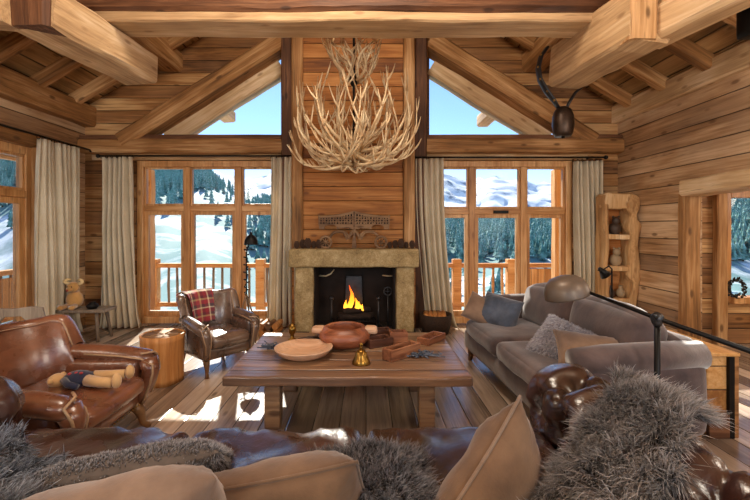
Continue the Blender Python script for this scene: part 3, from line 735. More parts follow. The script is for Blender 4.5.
for x,l in ((-.38,'left'),(.36,'right')):
    t=thing('wooden_pulley_wheel','dark round wooden wheel standing on the '+l+' end of the mantel','wheel',(-.16+x,5.36,1.145))
    m=MB(); m.tube([(.075*math.cos(a),0,.085+.075*math.sin(a)) for a in [k*PI/10 for k in range(21)]],.018,8); m.build('rim',W['carved'],t,True)
    m=MB(); m.tube([(0,-.03,.085),(0,.03,.085)],.022,10)
    for k in range(4): a=k*PI/4; m.tube([(-.07*math.cos(a),0,.085-.07*math.sin(a)),(.07*math.cos(a),0,.085+.07*math.sin(a))],.008,6)
    m.build('spokes',W['carved'],t,True)
dkc=plain('dark_pine_cone','#5a4030',.8,0,.3,30,.3)
def pinecone(x,y,z,s,label,group=None,mat=dkc,lie=0):
    m=MB(); m.ball((0,0,.5),(.25,.25,.5),10)
    for k in range(60):
        z_=.06+.88*k/60; r=.33*math.sin(PI*min(1,z_*.9+.08))**.7; a=k*2.4
        m.tube([(r*.5*math.cos(a),r*.5*math.sin(a),z_),(r*math.cos(a),r*math.sin(a),z_+.06),(r*1.06*math.cos(a),r*1.06*math.sin(a),z_+.12)],[.08,.07,.02],5)
    o=m.build('pine_cone',mat,None,True,loc=(x,y,z)); o.scale=(s,)*3
    if lie: o.rotation_euler=(PI/2,0,lie); o.location.z=z+.34*s
    return tag(o,label,'pine cone',group)
for i in range(6): pinecone(-.93+.075*i,5.36+.05*(i%2),1.143,.10+.02*(i%3),'brown pine cone standing at the left end of the mantel','pine cones on the left of the mantel')
for i in range(5): pinecone(.32+.075*i,5.37+.05*(i%2),1.143,.09+.02*(i%3),'brown pine cone standing at the right end of the mantel','pine cones on the right of the mantel')
# ---- around the hearth
t=MB().lathe([(.09,0),(.13,.03),(.155,.10),(.16,.12),(.14,.12),(.13,.09),(.09,.03)],20).build('hearth_bowl',plain('cream_bowl','#c0a070',.6),None,True,loc=(-.53,4.86,.0)); t.scale=(1,1,1.3); tag(t,'small cream bowl on the floor before the hearth','bowl')
t=thing('log_basket','dark basket on the floor beside the fireplace under the curtain','basket',(.95,5.42,0))
MB().lathe([(.17,0),(.21,.12),(.22,.26),(.20,.26),(.19,.1),(.15,.03)],18,wob=.1).build('body',plain('dark_wicker','#3a281c',.8,0,.3,60,.6),t,True)
for i in range(5): MB().tube([(-.15+.06*i,-.1,.22),(-.12+.06*i,.12,.25)],.035,8).build('log',W['stump'],t,True)
t=thing('firewood_pile','stack of small split logs on the floor left of the fireplace','firewood',(-1.32,5.38,0))
for i in range(8):
    x=(i%4)*.09-.14; z=.045+(i//4)*.085; MB().tube([(x,-.16,z),(x+.01,.14,z)],[.044,.04],7).build('log',W['stump'] if i%2 else W['carved'],t)
# ================================================================ CHANDELIER
ch=thing('antler_chandelier','huge round chandelier of pale shed antlers hanging from the roof','chandelier',(-.14,4.6,0))
def antler(r0,z0,r1,z1,bow,curl,tines,seed,rad=.0155,lift=.2):
    rd=random.Random(seed); p0=Vector((r0,0,z0)); p1=Vector((r1,0,z1)); n=11; path=[]
    d=p1-p0; nr=Vector((d.z,0,-d.x)).normalized()
    for i in range(n):
        t=i/(n-1); q=p0+d*t+nr*bow*math.sin(PI*t)+Vector((0,curl*math.sin(PI*t*1.2)+.03*math.sin(t*6+seed),0))
        if t>.75: q+=Vector((-.25*(t-.75),0,(t-.75)*lift*2))
        path.append(q)
    m=MB(); m.tube(path,[rad*(1.25-.95*(i/(n-1))**1.3) for i in range(n)],6)
    for k in range(tines):
        i=2+int(k*(n-4)/max(1,tines-1)+rd.random()*.8); i=min(i,n-2); b=path[i]; tg=(path[i+1]-path[i-1]).normalized()
        sd_=1 if (k+seed)%2 else -1; L=rd.uniform(.13,.26)*(1-.3*i/n)
        out=(tg*.6+Vector((rd.uniform(.0,.55),sd_*rd.uniform(.4,1.0),rd.uniform(.1,.7)))).normalized()
        up=Vector((-.15,-sd_*.1,.75)); pp=[b+out*L*q+up*L*q*q*.55 for q in (0,.3,.6,.85,1.0)]
        m.tube(pp,[rad*.8,rad*.68,rad*.5,rad*.32,rad*.1],5)
    return m
tiers=[ # n, r0,z0,r1,z1,bow,rotoffset
 (12,.08,2.14,.84,2.46,.14,0.0,4),(11,.10,2.20,.74,2.72,.20,.3,4),(11,.08,2.3,.66,2.98,.22,.1,4),(8,.06,2.35,.42,3.12,.20,.5,4),(8,.04,2.22,.20,3.16,.06,.2,3),
 (9,.05,3.10,.36,3.58,.05,.0,3),(7,.05,3.28,.40,3.42,-.04,.4,3),(8,.05,2.26,.78,2.28,.12,.7,4),(5,.03,2.28,.20,2.02,.05,.9,2)]
k=0
for ti,(n,r0,z0,r1,z1,bow,ro,tn) in enumerate(tiers):
    tn+=1
    for j in range(n):
        k+=1; rr=random.Random(k)
        m=antler(r0,z0,r1*rr.uniform(.86,1.06),z1+rr.uniform(-.06,.06),bow*rr.uniform(.7,1.3),rr.uniform(-.16,.16),tn,k)
        o=m.build('antler',M['bone'],ch,True); o.rotation_euler.z=ro+2*PI*j/n+rr.uniform(-.12,.12)
m=MB(); m.tube([(0,0,2.2),(0,0,5.1)],.014,8); m.ball((0,0,2.32),(.07,.07,.10)); m.ball((0,0,3.12),(.05,.05,.08)); m.build('hanging_rod',M['iron'],ch,True)
# ================================================================ CURTAINS and rods
def curtain(p0,p1,ztop,folds,label,zbot=.02,gather=None,amp=.058,flare=1.0):
    p0=Vector(p0);p1=Vector(p1); d=(p1-p0); L=d.length; d.normalize(); nrm=Vector((-d.y,d.x,0))
    t=thing('curtain',label,'curtain',(p0+p1)/2)
    ph=random.random()*6
    def fn(u,v):
        z=ztop+(zbot-ztop)*v
        w=1.0 if gather is None else gather(v)
        off=0
        if isinstance(w,tuple): w,off=w
        x=(u-.5)*L*w+off+.012*math.sin(v*5+ph)*v
        a=amp*(.7+.5*v)*(1+.35*math.sin(u*17+ph))
        y=a*math.sin(2*PI*folds*u+.7*math.sin(v*3+ph)+.4*math.sin(u*9+ph))+.02*math.sin(v*4+u*5)
        if v>.93: y*=1+(v-.93)*5; x*=1+(v-.93)*flare*1.3
        q=d*x+nrm*y; return (q.x,q.y,z-t.location.z)
    m=MB(); m.grid(fn,folds*12+1,34); o=m.build('cloth',M['curtain'],t,True,fixn=False); md=o.modifiers.new('t','SOLIDIFY'); md.thickness=.006
    m=MB()
    for i in range(folds+1):
        q=d*((i/folds-.5)*L); m.tube([(q.x+.022*math.cos(a)*nrm.x,q.y+.022*math.cos(a)*nrm.y,ztop+.01+.022*math.sin(a)) for a in [j*PI/4 for j in range(9)]],.004,5)
    m.build('rings',M['iron'],t,True); return t
def rod(p0,p1,label):
    t=thing('curtain_rod',label,'curtain rod',p0); d=Vector(p1)-Vector(p0)
    MB().tube([(0,0,0),d],.013,8).build('pole',M['iron'],t,True); MB().ball((0,0,0),.03,10).ball(d,.03,10).build('finial',M['iron'],t,True)
    m=MB()
    for q in (.08,.92): 
        p=d*q; w_=Vector((0,.1,0)) if abs(d.x)>abs(d.y) else Vector((-.13,0,0)); m.tube([p,p+w_],.009,6)
    m.build('bracket',M['iron'],t,True); return t
Yc=5.66
def cx(px,Y=Yc): return (px-VX)*Y/F
curtain((cx(101),Yc,0),(cx(133),Yc,0),2.42,6,'cream linen curtain at the corner side of the left window',gather=lambda v:(1+.1*v+.25*max(0,v-.75),.0+.10*max(0,v-.4)))
curtain((cx(271),Yc,0),(cx(298),Yc,0),2.42,5,'linen curtain between the left window and the fireplace',gather=lambda v:(1+.15*v,-.02*v),zbot=.03,amp=.045)
curtain((cx(415.5),Yc,0),(cx(443),Yc,0),2.40,5,'linen curtain between the fireplace and the right window',gather=lambda v:(1-.05*v+.1*v*v,.16*v*v),amp=.045)
curtain((cx(573,5.75),5.75,0),(cx(601,5.75),5.75,0),2.38,6,'linen curtain on the far right beside the log shelf niche',gather=lambda v:(1-.02*v,.03*v))
curtain((WL+.2,4.80,0),(WL+.2,5.40,0),2.50,8,'cream linen curtain on the left side wall',gather=lambda v:(1+.06*v,0),amp=.065)
rod((cx(98),Yc,2.44),(cx(297),Yc,2.44),'black iron curtain rod above the left window'); rod((cx(414),Yc,2.42),(cx(606),Yc,2.42),'black iron curtain rod above the right window')
rod((WL+.2,5.72,2.53),(WL+.2,1.5,2.53),'black iron curtain rod along the left side wall')
# ================================================================ LOG SHELF NICHE
ni=thing('log_shelf','tall shelf hollowed from a rough split trunk with four niches','shelf',(0,0,0))
NX0,NX1,NYf=3.20,3.66,5.40; zs=[.0,.22,.55,.60,.93,.98,1.30,1.36,1.70,1.88]
def rough(x0,x1,y0,y1,z0,z1,name,mat,nz=.03,n=14,r=.03): return MB().rbox(x0,x1,y0,y1,z0,z1,r,n,nz=nz,nf=6).build(name,mat,ni,True)
rough(3.56,3.69,5.38,5.84,.0,1.88,'bark_side',W['niche'],.075,26,.05)
rough(3.23,3.285,5.40,5.64,.0,1.86,'bark_side',W['niche'],.03,20,.02)
rough(3.235,3.60,5.40,5.64,1.68,1.89,'top_block',W['niche'],.02,12,.03)
rough(3.26,3.60,5.62,5.66,.0,1.8,'back_board',W['nichein'],.0,4,.01)
sh=[.0,.42,.82,1.02,1.36]; zsh=[.03,.40,.76,1.13,1.43]
zsh=[.04,.43,.87,1.30]
for z in zsh: rough(3.27,3.58,5.41,5.64,z-.035,z+.035,'niche_shelf',W['niche'],.008,8,.015)
cer=plain('pale_ceramic','#a89070',.5); drk=plain('dark_ceramic','#4a3a30',.5)
def figurine(x,y,z,s,label,mat):
    t=thing('figurine',label,'figurine',(x,y,z),scale=s)
    MB().ball((0,0,.06),(.065,.06,.07),12).ball((0,0,.015),(.05,.05,.02),10).build('body',mat,t,True)
    MB().ball((0,-.02,.15),(.04,.04,.045),12).ball((-.03,-.02,.19),.014,8).ball((.03,-.02,.19),.014,8).build('head',mat,t,True)
    return t
figurine(3.42,5.50,1.334,1.25,'dark little animal figurine in the topmost niche of the log shelf',drk)
figurine(3.43,5.50,.904,1.25,'pale little animal figurine in the second niche of the log shelf',cer)
for x,l in ((3.36,'left'),(3.50,'right')):
    t=MB().lathe([(.03,0),(.055,.03),(.06,.08),(.03,.12),(.022,.15),(.03,.165)],16).build('small_jug',drk if x<3.40 else cer,None,True,loc=(x,5.50,.464)); tag(t,('dark' if x<3.40 else 'pale')+' small jug on the '+l+' in the third niche of the log shelf','jug')
# ================================================================ COW BELL on the beam end
cb=thing('cow_bell','big dark cow bell hanging by a studded black collar from the right beam end','cow bell',(2.13,4.42,0))
bl=plain('black_leather','#1e1c1e',.45,0,.2,20,.1); bm=plain('dark_bell_iron','#4a3a30',.4,.7,.3,12,.2)
def pp(px,py,dy=0): q=P(px,py,4.42+dy); return (q.x-2.13,q.y-4.42,q.z)
st_=[pp(547,48),pp(541,56),pp(538,68),pp(540,80),pp(547,92),pp(554,101),pp(559,109)]
m=MB(); m.tube(st_,[.05,.055,.055,.055,.055,.045,.035],8,.35); m.build('collar',bl,cb,True)
m=MB(); m.tube([pp(566,109),pp(570,101),pp(575,93),pp(582,87),pp(584,82)],[.03,.032,.03,.026,.02],8,.5); m.build('collar',bl,cb,True)
m=MB()
for q in st_[1:6]: m.ball((q[0]-.01,q[1]-.03,q[2]),.014,8)
m.build('studs',M['brass'],cb,True)
b0=pp(563,121)
m=MB(); m.lathe([(.085,-.17),(.10,-.14),(.115,-.05),(.11,.05),(.085,.12),(.04,.155),(.0,.16)],20,c=(b0[0],b0[1],b0[2])); m.build('bell',bm,cb,True)
MB().tube([(b0[0],b0[1],b0[2]-.05),(b0[0],b0[1],b0[2]-.19)],[.01,.02],8).build('clapper',M['iron'],cb,True)
# wreath on the nook sill
m=MB(); c=(4.58,4.80)
for k in range(70):
    a=k*2*PI/70; r=.10+random.uniform(-.02,.02); p=Vector((r*math.cos(a),random.uniform(-.02,.02),.115+r*math.sin(a))); q=p+Vector((random.uniform(-.03,.03),random.uniform(-.03,.01),random.uniform(-.03,.03)))
    m.tube([p,q],[.016,.004],5)
o=m.build('wreath',plain('wreath_twigs','#2c2620',.8),None,True,loc=(4.47,4.83,.575)); tag(o,'small dark twig wreath on the sill of the nook window','wreath')
# ================================================================ COFFEE TABLE
ct=thing('coffee_table','low rustic coffee table with worn plank top and square legs','coffee table',(0,0,0))
TX0,TX1,TY0,TY1=-.94,.70,2.60,3.72
m=MB(); N=40; 
def edge(a): return .012*noise.noise(Vector((a*5,1,0)))+.006*noise.noise(Vector((a*19,2,0)))
m.rbox(TX0,TX1,TY0,TY1,.385,.45,.014,26,nz=.007,nf=4); m.build('tabletop',W['table'],ct,True)
for x in (-.66,.43):
    for y in (2.86,3.52): MB().rbox(x-.055,x+.055,y-.055,y+.055,0,.388,.008,6,nz=.003).build('leg',W['table'],ct,True)
MB().rbox(-.62,.40,3.50,3.54,.27,.385,.01,6).build('apron',W['table'],ct,True); 
for x in (-.66,.43): MB().rbox(x-.03,x+.03,2.9,3.48,.30,.386,.01,6).build('apron',W['table'],ct,True)
TZ=.451
d=thing('wooden_dish','wide shallow pale wooden dish on the left of the coffee table','dish',(-.47,3.02,TZ))
MB().lathe([(.09,0),(.12,.0),(.185,.03),(.216,.066),(.220,.074),(.208,.076),(.175,.042),(.12,.018),(.0,.014)],40).build('plate',W['dish'],d,True)
b=thing('burl_bowl','deep round burl wood bowl with ragged rim in the middle of the table','bowl',(-.175,3.30,TZ))
MB().lathe([(.09,0),(.15,.01),(.205,.055),(.215,.09),(.195,.13),(.165,.16),(.150,.165),(.14,.155),(.165,.11),(.16,.06),(.10,.025),(.0,.02)],36,wob=.05).build('bowl',W['bowl'],b,True)
for s in (-1,1): MB().rbox(s*.215-.05,s*.215+.05,-.05,.05,.105,.155,.02,6,nz=.014,nf=14).build('handle',W['dish'],b,True)
t=thing('brass_bell','small brass hand bell on the coffee table in front of the bowl','bell',(-.035,2.86,TZ))
MB().lathe([(.066,0),(.068,.008),(.058,.03),(.046,.055),(.040,.085),(.026,.10),(.0,.104)],24).build('bell',M['brass'],t,True); MB().tube([(0,0,.10),(0,0,.13)],.010,8).ball((0,0,.135),.014,10).build('knob',M['brass'],t,True)
def trough(x,y,rot,L,w,h,label,div=0,mat=W['trough'],name='wooden_trough'):
    t=thing(name,label,'wooden box',(x,y,TZ),rot)
    th=.014; m=MB()
    m.box(-L/2,L/2,-w/2,w/2,0,th); m.box(-L/2,L/2,-w/2,-w/2+th,th,h); m.box(-L/2,L/2,w/2-th,w/2,th,h); m.box(-L/2,-L/2+th*2,-w/2+th,w/2-th,th,h); m.box(L/2-th*2,L/2,-w/2+th,w/2-th,th,h)
    m.build('box',mat,t,bev=.004)
    for i in range(div):
        q=-L/2+L*(i+1)/(div+1); m=MB(); m.box(q-.005,q+.005,-w/2+th,w/2-th,th,h*.9); m.build('divider',mat,t)
    return t
trough(.27,3.02,math.radians(42),.32,.10,.085,'long open reddish wooden box nearest the front edge of the table')
dm=wood('dark_box_wood','#2c1a14','#4e3024','#6c4634','X',None,.45,.3,scale=2)
trough(.10,3.30,math.radians(28),.22,.13,.07,'dark open wooden box right beside the burl bowl',0,dm)
trough(.27,3.38,math.radians(4),.15,.11,.10,'small brown box with a hollow compartment behind the long box')
trough(.56,3.42,math.radians(50),.28,.12,.055,'low reddish open box near the right back corner of the table',1)
trough(.13,3.58,math.radians(14),.18,.10,.07,'small dark red wooden box behind the dark open box',0,dm)
t=thing('brass_candle_cup','little brass goblet on the back left of the coffee table','candle holder',(-.64,3.47,TZ))
MB().lathe([(.035,0),(.036,.01),(.018,.02),(.018,.05),(.032,.065),(.034,.13),(.028,.13),(.026,.07),(0,.065)],18).build('cup',M['brass'],t,True)
MB().lathe([(.022,.066),(.022,.12),(0,.122)],12).build('candle',plain('wax','#e8dcc4',.5),t,True)
# sticks and sprigs
hm=plain('dark_stick','#4a382e',.6,0,.3,30,.2)
for i in range(9):
    x=-.62+.03*i; y=3.28+.012*i; a=math.radians(22+random.uniform(-12,12)); L=random.uniform(.16,.24); z=TZ+.012+.018*(i%3)
    m=MB(); m.tube([(0,0,0),(L*.5,0,.012),(L,0,.004)],[.011,.013,.006],7); o=m.build('carved_stick',hm if i%3 else W['dish'],None,True,loc=(x,y,z)); o.rotation_euler.z=a; tag(o,'short stick in the loose bundle left of the burl bowl','stick','bundle of sticks on the table')
sg=plain('grey_sprig','#6c7484',.8,0,.3,20)
for (x,y,l) in ((-.74,3.20,'grey dried sprig at the left end of the coffee table'),(.42,3.02,'grey dried sprig lying beside the long reddish box')):
    m=MB(); 
    for k in range(60):
        a=random.uniform(0,2*PI); r=abs(random.gauss(0,.05)); p=Vector((r*math.cos(a)*1.4,r*math.sin(a),random.uniform(.004,.035))); m.tube([(0,0,.012),p],[.004,.005],4); q=p+Vector((random.uniform(-.03,.03),random.uniform(-.03,.03),random.uniform(-.003,.02))); m.tube([p,q],[.006,.002],4)
    o=m.build('dried_sprig',sg,None,True,loc=(x,y,TZ)); tag(o,l,'dried sprig')
# ================================================================ SOFT FURNITURE HELPERS
def pillow(name,label,cat,mat,w,h,t,loc,rot,piping=None,pinch=.06,wr=.008,N=26,seed=1,sag=0):
    root=thing(name,label,cat,loc,rot)
    def fn(sgn):
        def g(a,b):
            u=2*a-1;v=2*b-1; 
            u=math.sin(u*PI/2)*.35+u*.65; v=math.sin(v*PI/2)*.35+v*.65
            x=u*w/2*(1-pinch*(1-v*v)*abs(u)**3*0-pinch*(1-abs(v)**2)*abs(u)); z=v*h/2*(1-pinch*(1-abs(u)**2)*abs(v))
            th=t/2*((1-u**4)*(1-v**4))**.6*(1-.15*v)
            q=Vector((x*6,z*6,sgn*3+seed*7)); th+= wr*noise.noise(q*1.3)*(1-u**6)*(1-v**6)*1.6
            cr=abs(u*v)**1.5; th+=wr*.9*math.sin((u*sgn+v)*22+seed)*cr*(1-max(abs(u),abs(v))**8)
            return (x,sgn*max(th,0),z+sag*(u*u)*-1)
        return g
    m=MB(); m.grid(fn(-1),N,N); m.grid(fn(1),N,N); o=m.build('cushion_body',mat,root,True)
    import bmesh as bmm
    b=bmm.new(); b.from_mesh(o.data); bmm.ops.remove_doubles(b,verts=b.verts,dist=.0008); bmm.ops.recalc_face_normals(b,faces=b.faces); b.to_mesh(o.data); b.free()
    if piping:
        g=fn(1); pts=[g(i/20,0) for i in range(20)]+[g(1,i/20) for i in range(20)]+[g(1-i/20,1) for i in range(20)]+[g(0,1-i/20) for i in range(21)]
        MB().tube(pts,.006,6).build('piping',piping,root,True)
    return root,fn
def furry_pillow(root,fn,mat,N,length,seed,M_=None,width=.0018):
    ps=[];ns=[]
    for sg_ in (-1,1):
        p,n,c=surf_samples(fn(sg_),N//2,seed+sg_); n=n*(1 if sg_>0 else 1)
        n=np.where((n[:,1:2]*sg_)<0,-n,n); ps.append(p);ns.append(n)
    p=np.concatenate(ps);n=np.concatenate(ns)
    o=fur_mesh('pile',mat,(p,n,np.tile([0,0,-.6],(len(p),1))),length,root,width,seed); o['kind']='stuff'; return o
# ================================================================ WING ARMCHAIRS
def wing_chair(label,loc,rot,scale,lm,pip,zs=.92):
    t=thing('wing_armchair',label,'armchair',loc,rot,scale=scale); t.scale.z=zs
    MB().rbox(-.33,.33,-.33,.30,.17,.33,.05,10,puff=(.01,.02,0)).build('seat_base',lm,t,True)
    m=MB(); m.rbox(-.265,.265,-.40,.20,.31,.455,.055,14,puff=(.0,.03,.035),nz=.006,nf=7); m.build('seat_cushion',lm,t,True)
    # curved winged back
    def cen(a):   # a in -1..1 round the U plan
        th=a*1.75; return Vector((.335*math.sin(th)/math.sin(1.75)*1.0 if abs(a)>=1 else .335*math.sin(th)**1 ,.04+.27*math.cos(th),0))
    def topz(a): 
        q=abs(a); return .84-.02*q*q+ .03*math.exp(-((q-.72)/.16)**2) - (max(0,q-.82)/.18)**1.5*.20
    def shell(off,rev=False):
        def g(u,v):
            a=2*u-1; c=cen(a); th=a*1.75; n=Vector((math.sin(th),math.cos(th),0))
            z=.30+(topz(a)-.30)*v; lean=.10*v*v; fl=1+.10*v*v
            bul=.022*math.sin(PI*min(1,v))*(1 if off<0 else .4)
            p=Vector((c.x*fl,c.y+lean,0))+n*(off-(bul if off<0 else -bul)); return (p.x,p.y,z)
        return g
    m=MB(); gi,go=shell(-.045),shell(.045); m.grid(gi,37,16); m.grid(go,37,16)
    def rim(u,v):
        A=Vector(gi(u,1));B=Vector(go(u,1)); c=(A+B)/2; h=(B-A)/2; an=PI*v; p=c-h*math.cos(an)*1.15; p.z+=math.sin(an)*.045; return tuple(p)
    m.grid(rim,37,9)
    for e in (0,1): m.grid(lambda u,v,e=e: tuple(Vector(gi(e,v)).lerp(Vector(go(e,v)),u)+Vector((0,-.02*math.sin(PI*u),0))),6,16)
    back=m.build('backrest',lm,t,True)
    pts=[]
    for i in range(37):
        q=Vector(gi(i/36,1)).lerp(Vector(go(i/36,1)),.02); q.z+=.006; pts.append(q)
    MB().tube(pts,.008,6).build('piping',pip,back,True)
    for s in (-1,1):
        m=MB()
        m.rbox(min(s*.27,s*.37),max(s*.27,s*.37),-.33,.16,.20,.56,.045,10,puff=(.012,0,0))
        m.tube([(s*.335,.20,.60),(s*.345,.08,.60),(s*.355,-.08,.585),(s*.36,-.24,.565),(s*.36,-.34,.545),(s*.355,-.385,.50)],[.05,.062,.068,.07,.068,.045],14)
        m.tube([(s*.345,-.36,.545),(s*.335,-.385,.46),(s*.32,-.375,.37),(s*.31,-.35,.27),(s*.31,-.33,.2)],[.062,.055,.045,.036,.03],12)
        a=m.build('arm',lm,t,True)
        m=MB(); m.tube([(s*.285,.0,.60),(s*.288,-.2,.585),(s*.29,-.35,.56),(s*.30,-.415,.51),(s*.29,-.42,.44),(s*.287,-.405,.36),(s*.285,-.38,.27),(s*.285,-.36,.2)],.008,6)
        m.tube([(s*.29,-.35,.60),(s*.34,-.40,.60),(s*.40,-.39,.56),(s*.385,-.415,.48),(s*.355,-.41,.38),(s*.34,-.385,.27)],.008,6); m.build('piping',pip,a,True)
    for s in (-1,1):
        MB().tube([(s*.29,-.30,.20),(s*.30,-.33,.15),(s*.305,-.345,.09),(s*.31,-.35,.04),(s*.32,-.375,.0)],[.045,.036,.024,.02,.026],10).build('leg',M['legwood'],t,True)
        MB().tube([(s*.28,.27,.20),(s*.285,.29,.1),(s*.29,.33,.0)],[.032,.024,.02],8).build('leg',M['legwood'],t,True)
    nm=MB()
    for i in range(26): u=-.3+.6*i/25; nm.ball((u,-.345+.0*u,.20),.006,6)
    nm.build('nail_trim',M['brass'],t,True)
    return t
wing_chair('large brown leather wing armchair at the left edge with a doll on its seat',(-1.99,2.50,0),PI/2,1.14,M['leathertan'],M['piping'],.88)
wing_chair('worn brown leather wing armchair with tartan blanket before the left window',(-1.56,4.15,0),math.radians(50),.80,M['leatherdk'],M['piping'],.83)
# tartan blanket over the second chair
def tartan():
    t=NT('tartan_wool'); v=t.coord('UV' if False else 'Object'); sp=t.n('ShaderNodeSeparateXYZ'); t.l(v,sp.inputs[0])
    def stripes(o,stops,sc): return t.ramp(t.math('FRACT',t.math('MULTIPLY',o,sc)),stops)
    a=t.n('ShaderNodeValToRGB'); 
    st=[(0,hexc('#8c2430')),(.22,hexc('#8c2430')),(.24,hexc('#d8c8a8')),(.30,hexc('#d8c8a8')),(.32,hexc('#4c3c40')),(.48,hexc('#4c3c40')),(.5,hexc('#a0323c')),(.72,hexc('#a0323c')),(.74,hexc('#b89c6c')),(.82,hexc('#b89c6c')),(.84,hexc('#5c2830'))]
    c1=stripes(sp.outputs[0],st,4.2); c2=stripes(sp.outputs[2],st,4.8)
    for n in t.t.nodes:
        if n.type=='VALTORGB': n.color_ramp.interpolation='CONSTANT'
    t.l(t.mix(.5,c1,c2),t.b.inputs['Base Color']); t.bump(t.noise(v,120,2),.4,.004); t.set(Roughness=.95,Sheen_Weight=.3); return t.m
bk=thing('tartan_blanket','red and cream tartan blanket draped over the back of the window armchair','blanket',(-1.56,4.15,0),math.radians(50),scale=.80); bk.scale.z=.83
def bl(u,v):
    a=-.50+.78*u; th=a*1.75; 
    prof=[(-.085,.50),(-.083,.60),(-.08,.70),(-.075,.80),(-.06,.875),(0,.905),(.062,.88),(.078,.80),(.08,.70)]
    q=v*(len(prof)-1); i=min(int(q),len(prof)-2); f=q-i; off=prof[i][0]*(1-f)+prof[i+1][0]*f; z=prof[i][1]*(1-f)+prof[i+1][1]*f
    vv=(z-.3)/.54; lean=.10*vv*vv; fl=1+.10*vv*vv; n=Vector((math.sin(th),math.cos(th),0))
    p=Vector((.335*math.sin(th)*fl,.04+.27*math.cos(th)+lean,0))+n*(off+.006*math.sin(u*20+v*3)*(1 if off>0 else -1)); return (p.x,p.y,z+.01*noise.noise(Vector((u*4,v*2,0))))
m=MB(); m.grid(bl,30,40); o=m.build('cloth',tartan(),bk,True); md=o.modifiers.new('s','SOLIDIFY'); md.thickness=.008; md.offset=0
# ---- the doll on the left chair
dl=thing('stuffed_doll','floppy stuffed doll in navy knitwear lying on the left armchair seat','doll',(-1.80,2.54,.415),math.radians(4))
tan=fabric('doll_tan','#b08a5c','#d0aa78',60,.4,.4); navy=fabric('doll_navy','#1c1e30','#30344c',90,.5,.3); red=fabric('doll_red','#8c2c30','#b04448',60,.3)
MB().ball((-.02,0,.045),(.10,.065,.055),16).build('sweater',navy,dl,True)
MB().ball((-.15,.0,.04),(.055,.05,.045),14).ball((-.15,.05,.06),.018,8).ball((-.16,-.05,.05),.018,8).build('head',tan,dl,True)
m=MB()
for s in (-1,1): m.tube([(.05,s*.035,.05),(.14,s*.06,.045),(.22,s*.075,.045)],[.036,.032,.030],10); m.ball((.25,s*.08,.058),(.028,.03,.046),10)
m.build('legs',tan,dl,True)
m=MB(); m.tube([(-.08,.05,.06),(-.02,.09,.045),(.04,.1,.035)],[.022,.02,.018],8); m.tube([(-.08,-.05,.06),(-.03,-.09,.045),(.03,-.1,.035)],[.022,.02,.018],8); m.build('sleeves',navy,dl,True)
m=MB(); 
for i in range(3): m.ball((-.06+.035*i,-.03+.01*(i%2),.094-.002*abs(i-2)),(.012,.012,.008),8)
m.build('red_motif',red,dl,True)
# ================================================================ GREY SOFA
gs=thing('grey_sofa','long taupe velvet sofa with loose cushions along the right side','sofa',(1.62,3.42,0),-PI/2+math.radians(3.5))
g=M['greycloth']; Lh=.98
MB().rbox(-Lh,Lh,-.50,.44,.12,.33,.05,14,puff=(0,.01,0),nz=.004).build('sofa_base',g,gs,True)
for s in (-1,1):
    MB().rbox(min(s*.01,s*.80),max(s*.01,s*.80),-.54,.22,.31,.47,.06,16,puff=(.0,.02,.03),nz=.010,nf=6).build('seat_cushion',g,gs,True)
    m=MB()
    m.rbox(min(s*.80,s*1.0),max(s*.80,s*1.0),-.40,.44,.12,.60,.07,14,puff=(.015,.01,.01),nz=.006)
    m.tube([(s*.92,-.40,.585),(s*.925,-.2,.60),(s*.925,.1,.61),(s*.92,.43,.62)],[.085,.095,.095,.09],14)
    m.build('arm',g,gs,True)
    Mx=Matrix.Translation((s*.42,.20,.63))@Matrix.Rotation(math.radians(-14),4,'X')@Matrix.Rotation(s*math.radians(2),4,'Y')
    m=MB(); m.rbox(-.41,.41,-.12,.12,-.21,.22,.10,16,puff=(.01,.05,.03),nz=.014,nf=5,M=Mx); bc=m.build('back_cushion',g,gs,True)
    m=MB(); pts=[Mx@Vector((.40*math.cos(a)*abs(math.cos(a))**-.55 if abs(math.cos(a))>1e-3 else 0,-.09,.21*math.sin(a)*abs(math.sin(a))**-.55 if abs(math.sin(a))>1e-3 else 0)) for a in [k*PI/20+.01 for k in range(41)]]
MB().rbox(-.95,.95,.30,.45,.30,.72,.08,14,puff=(0,.01,.01),nz=.005).build('backrest',g,gs,True)
for x in (-.9,.9):
    for y in (-.44,.42): MB().tube([(x,y,.13),(x,y,.06),(x*1.01,y*1.02,0)],[.035,.03,.02],10).build('leg',M['legwood'],gs,True)
pillow('throw_pillow','blue grey velvet pillow with sheen at the far end of the taupe sofa','pillow',M['bluegrey'],.42,.32,.16,(1.31,3.92,.60),(math.radians(-22),math.radians(8),math.radians(-52)),seed=2,wr=.014)
pillow('throw_pillow','small pinkish beige pillow tucked against the far arm of the taupe sofa','pillow',M['beigecloth'],.34,.28,.14,(1.17,4.03,.585),(math.radians(-20),math.radians(25),math.radians(-20)),seed=3)
r_,f_=pillow('throw_pillow','fluffy pale grey pillow in the middle of the taupe sofa','pillow',M['palewool'],.38,.34,.15,(1.44,2.95,.575),(math.radians(-38),math.radians(12),math.radians(-62)),seed=4)
furry_pillow(r_,f_,M['furgrey'] if False else fur_mat('pale_pelt','#8a868c','#b0acb2','#d8d4da'),9000,.022,4)
pillow('throw_pillow','beige suede pillow lying against the near arm of the taupe sofa','pillow',M['beigecloth'],.44,.32,.15,(1.53,2.72,.575),(math.radians(-58),math.radians(6),math.radians(-14)),seed=5,piping=M['beigecloth'])
